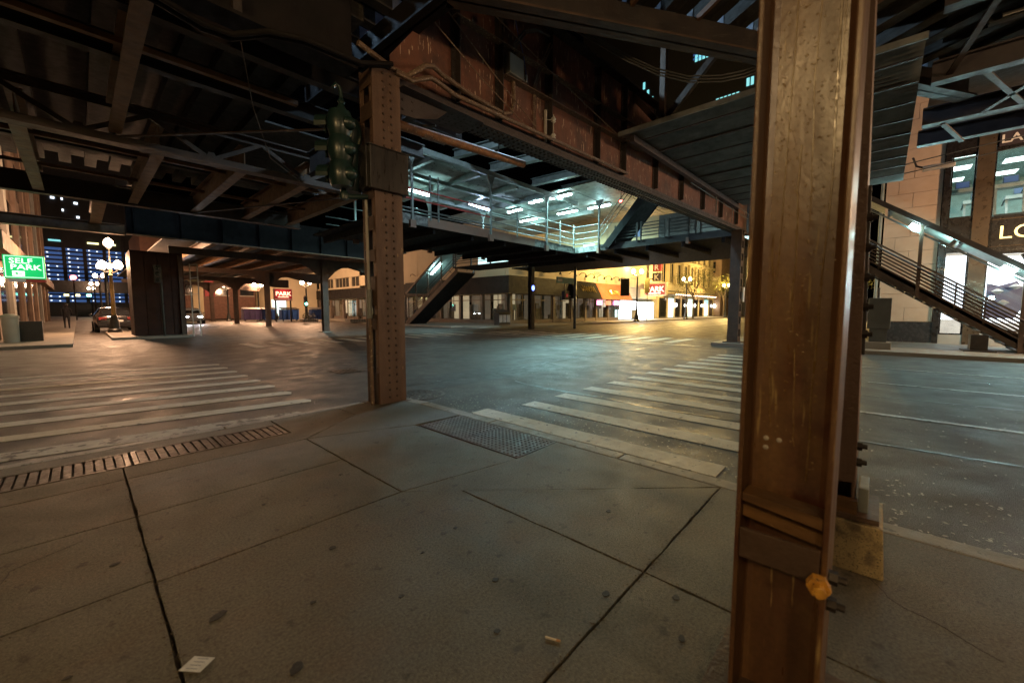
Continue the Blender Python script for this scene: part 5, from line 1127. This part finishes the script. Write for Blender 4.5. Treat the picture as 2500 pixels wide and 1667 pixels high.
t = thing('platform_lamp', 'station platform lamp on a mast above the red girder', 'lamp', (8.5, 6.6, 6.9))
MB().tube((8.5, 6.6, 6.5), (8.5, 6.6, 8.1), .04).build('mast', 'steel_dark', t); MB().box(8.2, 6.2, 8.1, 8.8, 7.0, 8.22).build('housing', 'mez_steel', t); MB().box(8.25, 6.25, 8.06, 8.75, 6.95, 8.095).build('diffuser', 'tube_cool', t)
light('platform_light', (8.5, 6.6, 7.95), (.55, .8, 1.), 900, .2, t)

t = thing('platform_lamp', 'station platform lamp on a mast above the black deck at left', 'lamp', (.8, 8.6, 5.47))
MB().tube((.8, 8.6, 5.47), (.8, 8.6, 7.9), .04).build('mast', 'steel_dark', t); MB().box(.5, 8.3, 7.9, 1.1, 8.9, 8.02).build('housing', 'mez_steel', t); MB().box(.55, 8.35, 7.86, 1.05, 8.85, 7.895).build('diffuser', 'tube_cool', t)
light('platform_light', (.8, 8.6, 7.75), (.42, .68, 1.), 380, .2, t)

# ================================================================== LEFT SIDE CITY
t = thing('brown_building', 'brown stone building with pilasters along the far left pavement', 'building', (-6, 60, 0))
MB().box(-18, 23, 3.8, -2.3, 24.8, 22).build('wall', 'stone_grey', t); MB().box(-18, 24.85, 0, -2.35, 75, 24).build('wall', 'brick_tan', t)
MB().box(-2.6, 23, 0, -2.28, 24.8, 3.79).build('pier', 'stone_grey', t)
for k in range(8):
    y = 26.0 + 6 * k
    MB().box(-2.34, y, 0, -2.16, y + 1.2, 22).build('pilaster', 'stone_grey' if k % 4 == 1 else 'brick_tan', t)
    for z in (5, 8.4, 11.8): MB().box(-2.34, y + 1.8, z, -2.28, y + 5.4, z + 2.2).build('window', 'window_dark', t)
    MB().box(-2.34, y + 1.5, .4, -2.27, y + 5.7, 3.2).build('shop_window', 'window_dark', t)
MB().box(-2.6, 24.85, 3.6, -1.8, 74, 4.3).build('cornice', 'brick_tan', t); MB().box(-2.8, 24.85, 20.5, -1.6, 74, 21.5).build('cornice', 'brick_tan', t)
t = thing('marquee', 'small lit marquee canopy at the left edge of the picture', 'canopy', (-3, 22.4, 2.4))
for k in range(5): MB().box(-5.2, 22.0, 2.35 + .14 * k, -2.05 + .05 * k, 22.9, 2.45 + .14 * k).build('light_band', 'marquee' if k % 2 else 'shop_warm', t)
light('marquee_light', (-2.8, 22.0, 2.1), (1., .7, .45), 60, .3, t)
t = thing('self_park_sign', 'green illuminated SELF PARK sign on the far left building', 'sign', (-1.27, 24, 2.4))
fx0, fx1, fz0, fz1 = -1.79, -.77, 2.44, 3.3
b_ = MB().box(fx0, 24.0, fz0, fx1, 24.25, fz1).build('cabinet', 'sign_green', t)
ed = MB(); ed.box(fx0 + .03, 23.985, fz0 + .03, fx1 - .03, 23.998, fz0 + .055); ed.box(fx0 + .03, 23.985, fz1 - .055, fx1 - .03, 23.998, fz1 - .03); ed.box(fx0 + .03, 23.985, fz0 + .056, fx0 + .055, 23.998, fz1 - .056); ed.box(fx1 - .055, 23.985, fz0 + .056, fx1 - .03, 23.998, fz1 - .056); ed.build('border', 'sign_edge', t)
text('SELF', .27, (fx0 + .14, 23.98, 3.0), '-Y', 'sign_letter', b_, 'lettering', bold=.003, sx=1.12); text('PARK', .27, (fx0 + .16, 23.98, 2.77), '-Y', 'sign_letter', b_, 'lettering', bold=.004, sx=1.16)
em_ = MB().box(fx0 + .2, 23.98, 2.52, fx0 + .5, 23.995, 2.71).build('arrow_badge', 'sign_letter', t, bevel=.006)
ar = MB(); ar.ext([(fx0 + .25, 23.975, 2.615), (fx0 + .33, 23.975, 2.675), (fx0 + .33, 23.975, 2.555)], (0, .004, 0)); ar.box(fx0 + .33, 23.975, 2.6, fx0 + .45, 23.979, 2.63); ar.build('arrow', 'sign_green', t)
MB().box(fx0 + .1, 24.02, fz0 - .13, fx0 + .5, 24.2, fz0 - .015).build('lower_plate', 'violet_print', t); MB().box(fx0 + .52, 24.02, fz0 - .13, fx1, 24.2, fz0 - .015).build('lower_plate', 'banner_red', t)
for z in (2.6, 3.1): MB().bar((-2.4, 24.12, z), (fx0, 24.12, z), .04, .04).build('bracket', 'lamp_iron', t)
light('sign_glow', (-1.28, 23.6, 2.85), (.1, 1., .4), 5, .3, t)
# office tower far down the street
t = thing('office_tower', 'dark office tower with rows of blue lit windows down the left street', 'building', (2, 112, 0))
MB().box(-4, 110.3, 0, 9.5, 125, 40).build('wall', 'tower_dark', t)
for i in range(5):
    MB().box(-4.0 + 2.6 * i, 109.9, 0, -3.55 + 2.6 * i, 110.29, 40).build('pier', 'tower_dark', t)
    for j in range(13):
        z = 2.6 + .78 * j; x0 = -3.5 + 2.6 * i; p = MB().box(x0, 110.18, z, x0 + 2.1, 110.27, z + .46).build('window', 'win_blue', t)
        if random.random() < .8: MB().box(x0 + .25, 110.12, z + .2, x0 + .47, 110.16, z + .38).build('lit_lamp', 'win_spot', p)
        if random.random() < .5: MB().box(x0 + 1.3, 110.12, z + .12, x0 + 1.5, 110.16, z + .3).build('lit_lamp', 'win_spot', p)
for x0 in (-2.9, 1.9, 4.2): MB().box(x0, 110.1, 13.5, x0 + 1.5, 110.25, 13.8).build('lit_window', 'win_yellow' if x0 > 0 else 'win_teal', t)
for x0, z in ((-2.2, 21), (-1.2, 21), (.6, 20.5), (.8, 18), (-1.2, 19)): MB().box(x0, 110.1, z, x0 + .5, 110.25, z + .4).build('lit_window', 'win_spot', t)
t = thing('overpass', 'low bridge with small coloured lights at the end of the left street', 'bridge', (0, 104, 0)); MB().box(-8, 103, 4.2, 12, 106, 6.2).build('deck', 'tower_dark', t)
for x, m in ((-1.5, 'win_yellow'), (-.2, 'win_yellow'), (1.2, 'signal_on_green')): MB().box(x, 102.9, 3.5, x + .6, 102.99, 3.9).build('bridge_lamp', m, t)
for x in (-5, 9): MB().box(x, 103.2, 0, x + 1.5, 105.8, 4.19).build('pier', 'tower_dark', t)
t = thing('red_signal', 'red traffic light glowing above the left street', 'traffic signal', (-.1, 70, 0)); MB().ball((-.15, 70, 5.0), .28, 10, 8).build('lens', 'signal_on_red', t, True); MB().tube((-.15, 70.2, 0), (-.15, 70.2, 5.3), .06).build('pole', 'lamp_iron', t)
# right high tower windows
t = thing('office_tower', 'black high-rise with scattered cyan windows above the canopy', 'building', (95, 32, 0)); MB().box(92, 10, 0, 110, 60, 90).build('wall', 'tower_dark', t)
for u_, z_, n in ((31.5, 53.5, 5), (27, 43, 6), (29.8, 40.5, 2), (43, 52, 1), (42, 50, 1), (41, 48.2, 1), (21.5, 45, 2)):
    for k in range(n): MB().box(91.9, u_ - .75 * k, z_, 91.98, u_ - .75 * k + .5, z_ + 1.5).build('lit_window', 'win_teal', t)
for k in range(4): MB().box(91.9, 29.6, 54 + .8 * k, 91.98, 32.4, 54.35 + .8 * k).build('lit_window', 'win_blue', t)
# buildings behind the parking lot
t = thing('brick_building', 'dark brick building behind the parking lot with painted signs', 'building', (16, 68, 0)); MB().box(5.5, 66, 0, 17.3, 80, 11).build('wall', 'brick', t)
for i in range(4):
    for j in range(2):
        p = MB().box(6.5 + 3 * i, 65.9, 3.2 + 3.2 * j, 8.1 + 3 * i, 65.98, 5.4 + 3.2 * j).build('window', 'window_dark', t); MB().box(6.4 + 3 * i, 65.84, 3.05 + 3.2 * j, 8.2 + 3 * i, 65.98, 3.18 + 3.2 * j).build('sill', 'stone_grey', p)
MB().box(11.5, 65.8, 3.0, 12.6, 65.9, 8.5).build('vertical_sign', 'banner_red', t); MB().box(10.2, 65.7, 0, 11.3, 65.98, 9).build('pilaster', 'cream_stone', t)
t = thing('cream_annex', 'plain cream building behind the twin globe lamp in the far street', 'building', (21, 66, 0)); MB().box(17.5, 62, 0, 24.3, 80, 9).build('wall', 'cream_wall', t); MB().box(18.2, 61.9, .3, 20.0, 61.98, 2.6).build('door', 'shop_cyan', t); MB().box(17.4, 61.8, 8.8, 24.4, 61.98, 9.2).build('coping', 'cream_stone', t)
t = thing('yellow_shop', 'small yellow lit shop front at the end of the left street', 'building', (7, 63, 0)); MB().box(5.6, 62, .0, 8.6, 65.8, 4.8).build('wall', 'cream_wall', t); MB().box(5.9, 61.93, .3, 8.3, 61.99, 2.0).build('shop_window', 'shop_warm', t); MB().box(6.4, 61.9, 3.0, 7.4, 61.98, 4.1).build('window', 'window_dark', t); light('shop_glow', (7, 60.5, 3.2), (1., .85, .35), 90, .4, t)
t = thing('park_sign', 'small red neon PARK sign with an arrow over the parking lot at left', 'sign', (14.3, 45, 0))
MB().box(13.45, 45.0, 2.15, 15.15, 45.2, 3.35).build('cabinet', 'stone_grey', t); fc = MB().box(13.52, 44.96, 2.4, 15.08, 44.998, 3.28).build('face', 'sign_red', t)
text('PARK', .58, (13.58, 44.94, 2.66), '-Y', 'neon_letter', fc, 'lettering', bold=.012, sx=1.02); MB().box(13.8, 44.94, 2.48, 14.8, 44.955, 2.55).build('underline', 'neon_letter', fc)
aw = MB(); aw.box(13.5, 44.95, 2.22, 14.75, 44.99, 2.3); aw.ext([(14.75, 44.95, 2.17), (15.05, 44.95, 2.26), (14.75, 44.95, 2.35)], (0, .04, 0)); aw.build('arrow', 'letter_white', t)
for x in (13.6, 15.0): MB().box(x - .06, 45.04, 0, x + .06, 45.16, 2.149).build('post', 'lamp_iron', t)
light('neon_glow', (14.3, 44.4, 2.9), (1., .2, .15), 40, .3, t)
# bins
def dumpster(x, y, m, lab, L=1.7):
    t = thing('dumpster', lab, 'dumpster', (x, y, .02), 'waste bins beside the parking lot'); H = 1.25
    MB().ext([(x - L / 2, y - .5, .15), (x + L / 2, y - .5, .15), (x + L / 2, y - .6, H), (x - L / 2, y - .6, H)], (0, 1.0, 0)).build('body', m, t)
    for k in range(4): MB().box(x - L / 2 + .1 + (L - .25) * k / 3, y - .66, .25, x - L / 2 + .18 + (L - .25) * k / 3, y - .52, H - .05).build('rib', m, t)
    MB().ext([(x - L / 2 - .03, y - .63, H + .01), (x + L / 2 + .03, y - .63, H + .01), (x + L / 2 + .03, y + .45, H + .18), (x - L / 2 - .03, y + .45, H + .18)], (0, 0, .05)).build('lid', 'lid_black', t)
    for sx_ in (-1, 1): MB().box(x + sx_ * L / 2 * .8 - .05, y - .4, .02, x + sx_ * L / 2 * .8 + .05, y - .25, .14).build('wheel', 'tyre', t)
dumpster(15.6, 47.6, 'dumpster_blue', 'blue dumpster left of the twin globe lamp'); dumpster(18.0, 45.8, 'dumpster_blue', 'blue dumpster right of the twin globe lamp'); dumpster(12.8, 50.5, 'dumpster_purple', 'violet dumpster at left of the row'); dumpster(14.4, 50.2, 'dumpster_blue', 'blue dumpster next to the violet one', 1.3)
# planters with shrubs
def shrub(x, y, lab, r=.7):
    t = thing('planter_shrub', lab, 'shrub', (x, y, .02), 'shrubs in fenced planters'); MB().box(x - r, y - r * .6, .02, x + r, y + r * .6, .3).build('planter', 'concrete_far', t)
    b = MB()
    for _ in range(420):
        a = random.uniform(0, 6.28); rr = r * random.random() ** .5 * .9; z = .35 + random.random() * .8 * (1 - .5 * rr / r); p = Vector((x + rr * math.cos(a), y + rr * .6 * math.sin(a), z)); s = random.uniform(.03, .07); d1 = Vector((random.uniform(-1, 1), random.uniform(-1, 1), random.uniform(-1, 1))).normalized() * s; d2 = d1.cross(Vector((random.uniform(-1, 1), random.uniform(-1, 1), 1))).normalized() * s * .5
        b.add([p - d1, p + d2, p + d1, p - d2], [(0, 1, 2, 3)])
    b.build('foliage', 'shrub', t, kind='stuff')
    for k in range(7): MB().tube((x - r * .9 + r * 1.8 * k / 6, y - r * .75, .02), (x - r * .9 + r * 1.8 * k / 6, y - r * .75, .6), .015, 5).build('fence_bar', 'lamp_iron', t)
    MB().bar((x - r, y - r * .75, .6), (x + r, y - r * .75, .6), .03, .03).build('fence_rail', 'lamp_iron', t)
shrub(15.4, 41.5, 'autumn shrub in a planter below the small neon sign'); shrub(18.8, 38.5, 'shrub in a planter right of the twin globe lamp', .9); shrub(21.3, 36.5, 'low shrub in a planter beside the corner column', 1.1)
# tree at right
def tree(x, y, h, r, lab):
    t = thing('street_tree', lab, 'tree', (x, y, .02)); b = MB(); b.path([(x, y, 0), (x + .05, y, h * .3), (x - .05, y + .1, h * .55)], .14, 8, .08); tips = []
    for k in range(9):
        a = k * .7; p = Vector((x, y, h * (.35 + .03 * k))); q = p + Vector((math.cos(a) * r * .7, math.sin(a) * r * .7, h * .35)); b.path([p, (p + q) / 2 + Vector((0, 0, .15)), q], .05, 5, .015); tips.append(q)
    b.build('trunk', 'bark', t, True); c = MB()
    for _ in range(1600):
        q = random.choice(tips); p = q + Vector((random.gauss(0, r * .28), random.gauss(0, r * .28), random.gauss(0, r * .3))); s = random.uniform(.06, .13); d1 = Vector((random.uniform(-1, 1), random.uniform(-1, 1), random.uniform(-1, 1))).normalized() * s; d2 = d1.cross(Vector((random.uniform(-1, 1), random.uniform(-1, 1), 1))).normalized() * s * .5
        c.add([p - d1, p + d2, p + d1, p - d2], [(0, 1, 2, 3)])
    c.build('crown', 'leaf', t, kind='stuff')
tree(59, 19.6, 6.5, 2.2, 'yellow leaved street tree in front of the yellow stone building'); tree(73, 19.4, 6.5, 2.2, 'second street tree at the end of the right street'); tree(62, 2.4, 5.5, 2.0, 'distant tree beside the lamp behind the grey cabinet')
# poles and signs by the crossing
t = thing('signal_pole', 'dark pole with a teal street name sign and a pedestrian signal across the crossing', 'pole', (23.6, 15.8, RZ))
MB().tube((23.6, 15.8, RZ), (23.6, 15.8, 4.6), .1, 10).build('pole', 'lamp_iron', t); s_ = MB().box(21.4, 15.75, 3.0, 23.4, 15.79, 3.4).build('street_sign', 'sign_teal', t); MB().box(21.5, 15.74, 3.1, 22.0, 15.748, 3.3).build('street_sign_print', 'sign_white', s_)
MB().box(22.1, 15.6, 1.9, 22.6, 15.85, 2.5).build('pedestrian_signal', 'lid_black', t); MB().box(22.25, 15.58, 2.1, 22.45, 15.598, 2.3).build('signal_face', 'sign_red', t); MB().tube((22.35, 15.8, 3.1), (22.35, 15.8, 2.5), .03).build('drop_arm', 'lamp_iron', t)
t = thing('banner_pole', 'black banner hung on a thin post beside the twin globe lamp', 'banner', (37.6, 18.0, .02))
MB().box(36.9, 18.4, 2.6, 37.0, 19.3, 4.3).build('banner', 'banner', t); MB().bar((36.95, 18.3, 4.32), (38.45, 18.3, 4.32), .03, .03).build('banner_arm', 'lamp_iron', t); MB().bar((36.95, 18.3, 2.55), (38.45, 18.3, 2.55), .03, .03).build('banner_arm', 'lamp_iron', t)
t = thing('bus_stop_sign', 'green round topped stop sign on a thin post in front of the neon sign', 'sign', (38.9, 17.4, .02))
MB().tube((38.9, 17.4, .02), (38.9, 17.4, 4.4), .04).build('post', 'box_grey', t); MB().ext([(38.84, 17.15, 2.9), (38.84, 17.65, 2.9), (38.84, 17.65, 4.2), (38.84, 17.55, 4.4), (38.84, 17.25, 4.4), (38.84, 17.15, 4.2)], (-.03, 0, 0)).build('plate', 'shrub', t)
t = thing('blue_beacon', 'small blue police light on the column by the far stair', 'lamp', (21, 17.4, 2.9)); MB().ball((20.9, 17.35, 2.7), .1, 8, 8, 1.8).build('lens', 'blue_light', t, True); MB().box(20.85, 17.36, 2.9, 20.95, 17.44, 3.0).build('bracket', 'steel_dark', t)
t = thing('news_box', 'dark newspaper stand beside the far stair', 'news box', (21.6, 21.0, .02)); MB().box(21.0, 20.7, .1, 22.2, 21.2, 1.0).build('box', 'steel_dark', t); MB().ext([(20.95, 20.6, 1.01), (22.25, 20.6, 1.01), (22.25, 21.25, 1.2), (20.95, 21.25, 1.2)], (0, 0, .04)).build('lid', 'lid_black', t)
for k in range(3): MB().box(21.05 + .4 * k, 20.66, .3, 21.35 + .4 * k, 20.695, .85).build('door', 'box_grey', t)
t = thing('go_signal', 'green traffic light glowing beside the twin globe lamp in the far street', 'traffic signal', (15.9, 42, 0)); MB().tube((15.3, 42, .0), (15.3, 42, 2.6), .05).build('pole', 'lamp_iron', t); MB().box(15.2, 41.9, 1.6, 15.5, 42.1, 2.5).build('housing', 'lid_black', t); MB().ball((15.35, 41.85, 1.8), .13, 10, 8).build('lens', 'signal_on_green', t, True)
t = thing('litter_bin', 'pale round litter bin at the left edge of the far pavement', 'litter bin', (-1.75, 25.0, .02)); MB().lathe([(.2, 0), (.22, .9), (.24, .92), (.24, 1.0), (.1, 1.08)], (-1.78, 24.3, .02), 14).build('drum', 'stone_grey', t, True); MB().box(-1.6, 24.5, .02, -1.0, 25.0, .8).build('side_box', 'lid_black', t)

# ================================================================== CARS
def car(loc, rz_, paint, label, lit, group=None):
    t = thing('car', label, 'car', (0, 0, 0), group)
    # cross sections along x (rear -> front): (x, half width bottom, half width belt, z bottom, z belt, z roof, half width roof)
    S = [(-2.25, .62, .70, .45, .80, .82, .6), (-2.15, .78, .84, .32, .92, .96, .7), (-1.6, .86, .90, .26, .98, 1.04, .72), (-1.2, .87, .91, .25, .98, 1.30, .62), (-.6, .88, .92, .24, .97, 1.45, .60), (.2, .88, .92, .24, .96, 1.46, .60), (.75, .88, .91, .24, .95, 1.25, .62), (1.2, .87, .90, .25, .92, .97, .74), (1.8, .84, .87, .28, .82, .85, .72), (2.15, .76, .80, .34, .70, .72, .62), (2.28, .6, .66, .42, .6, .62, .5)]
    vs_ = []; fs_ = []
    for (x, wb, wm, zb, zm, zr, wr) in S:
        vs_ += [(x, -wb, zb), (x, -wm, (zb + zm) / 2), (x, -wm * .985, zm), (x, -wr, zr), (x, -wr * .5, zr + .03), (x, wr * .5, zr + .03), (x, wr, zr), (x, wm * .985, zm), (x, wm, (zb + zm) / 2), (x, wb, zb)]
    n = 10
    for i in range(len(S) - 1):
        for k in range(n): fs_.append((i * n + k, i * n + (k + 1) % n, (i + 1) * n + (k + 1) % n, (i + 1) * n + k))
    fs_.append(tuple(range(n))); fs_.append(tuple(range((len(S) - 1) * n, len(S) * n)))
    MB().add(vs_, fs_).build('body', paint, t, True)
    w_ = MB()
    w_.add([(-1.66, -.62, 1.04), (-1.66, .62, 1.04), (-1.26, .56, 1.29), (-1.26, -.56, 1.29)], [(0, 1, 2, 3)]); w_.build('rear_window', 'window_dark', t)
    MB().add([(1.26, -.66, .97), (1.26, .66, .97), (.8, .58, 1.26), (.8, -.58, 1.26)], [(0, 1, 2, 3)]).build('windscreen', 'window_dark', t)
    for s_ in (-1, 1):
        MB().add([(-1.15, s_ * .905, 1.0), (.7, s_ * .9, .98), (.35, s_ * .66, 1.40), (-.8, s_ * .66, 1.38)], [(0, 1, 2, 3)]).build('side_window', 'window_dark', t)
        for x in (-1.4, 1.4):
            wl = MB().tube((x, s_ * .72, .31), (x, s_ * .93, .31), .31, 18).build('wheel', 'tyre', t, True); MB().tube((x, s_ * .9, .31), (x, s_ * .94, .31), .19, 14).build('rim', 'rim', wl, True)
        MB().box(2.14, s_ * .5 - .16, .60, 2.26, s_ * .5 + .16, .72).build('headlight', 'headlight' if lit else 'porcelain', t, bevel=.02)
        MB().box(-2.2, s_ * .6 - .16, .74, -2.27 + .02, s_ * .6 + .16, .90).build('tail_light', 'tail_red', t)
        MB().box(.62, s_ * .93, .95, .8, s_ * 1.06, 1.07).build('mirror', paint, t)
    MB().box(-2.3, -.8, .36, -2.2, .8, .56).build('rear_bumper', paint, t, bevel=.03); MB().box(-2.275, -.26, .62, -2.25, .26, .74).build('number_plate', 'plate', t); MB().box(2.2, -.8, .34, 2.32, .8, .5).build('front_bumper', paint, t, bevel=.03)
    MB().box(-1.35, -.55, 1.0, 0, -.5, 1.0 + .001).build('door_line', paint, t) if False else None
    if lit:
        for s_ in (-.5, .5):
            l = light('headlight_beam', (2.5, s_, .64), (.9, .95, 1.), 160, .06, t, kind='SPOT', spot_size=R(60), spot_blend=.6); l.rotation_euler = (R(84), 0, R(-90))
    t.location = loc; t.rotation_euler = (0, 0, rz_)
    return t
car((1.5, 35.4, RZ), R(91), 'car_paint', 'dark car seen from behind at the far left crossing', False)
car((7.2, 48.5, RZ), R(-92), 'car_paint_silver', 'oncoming car with bright white headlights in the far street', True)
car((2.9 + 14, 60, RZ), R(-90), 'car_paint', 'parked dark car behind the parking lot fence', False)

# ================================================================== PEDESTRIAN
def person(loc, label):
    t = thing('person', label, 'person', loc)
    J = {'pel': (0, 0, .95), 'ch': (0, .02, 1.3), 'nk': (0, .03, 1.48), 'hd': (0, .05, 1.62), 'tp': (0, .05, 1.72), 'lk': (-.1, .16, .52), 'lf': (-.1, .2, .08), 'lt': (-.1, .32, .04), 'rk': (.1, -.04, .5), 'rf': (.1, -.3, .12), 'rt': (.1, -.2, .04), 'ls': (-.19, .02, 1.4), 'le': (-.25, -.08, 1.12), 'lh': (-.24, .02, .9), 'rs': (.19, .02, 1.4), 're': (.25, .08, 1.12), 'rh': (.24, .22, .95), 'lp': (-.1, .0, .9), 'rp': (.1, .0, .9)}
    rad = dict(pel=.15, ch=.16, nk=.06, hd=.1, tp=.06, lk=.065, lf=.045, lt=.04, rk=.065, rf=.045, rt=.04, ls=.07, le=.05, lh=.04, rs=.07, re=.05, rh=.04, lp=.1, rp=.1)
    E = [('pel', 'ch'), ('ch', 'nk'), ('nk', 'hd'), ('hd', 'tp'), ('pel', 'lp'), ('pel', 'rp'), ('lp', 'lk'), ('lk', 'lf'), ('lf', 'lt'), ('rp', 'rk'), ('rk', 'rf'), ('rf', 'rt'), ('ch', 'ls'), ('ls', 'le'), ('le', 'lh'), ('ch', 'rs'), ('rs', 're'), ('re', 'rh')]
    ks = list(J); me = bpy.data.meshes.new('body'); me.from_pydata([J[k] for k in ks], [(ks.index(a), ks.index(b)) for a, b in E], [])
    o = bpy.data.objects.new('body', me); col.objects.link(o)
    sk_ = o.modifiers.new('s', 'SKIN'); o.modifiers.new('d', 'SUBSURF').levels = 1
    for i, k in enumerate(ks): me.skin_vertices[0].data[i].radius = (rad[k], rad[k] * .85); me.skin_vertices[0].data[i].use_root = (k == 'pel')
    bpy.context.view_layer.update()
    m2 = bpy.data.meshes.new_from_object(o.evaluated_get(bpy.context.evaluated_depsgraph_get())); bpy.data.objects.remove(o)
    m2.materials.clear(); m2.materials.append(M['cloth_dark']); b = bpy.data.objects.new('body', m2); col.objects.link(b); b.parent = t; m2.polygons.foreach_set('use_smooth', [True] * len(m2.polygons)); ORG[b.name] = loc
    MB().ball((loc[0], loc[1] + .06, loc[2] + 1.63), .105, 10, 8, 1.2).build('head', 'skin', t, True); MB().ball((loc[0], loc[1] + .04, loc[2] + 1.66), .113, 10, 8, 1.1).build('hair', 'lid_black', t, True)
person((-.55, 40, RZ), 'dark clothed person walking across the far left street')
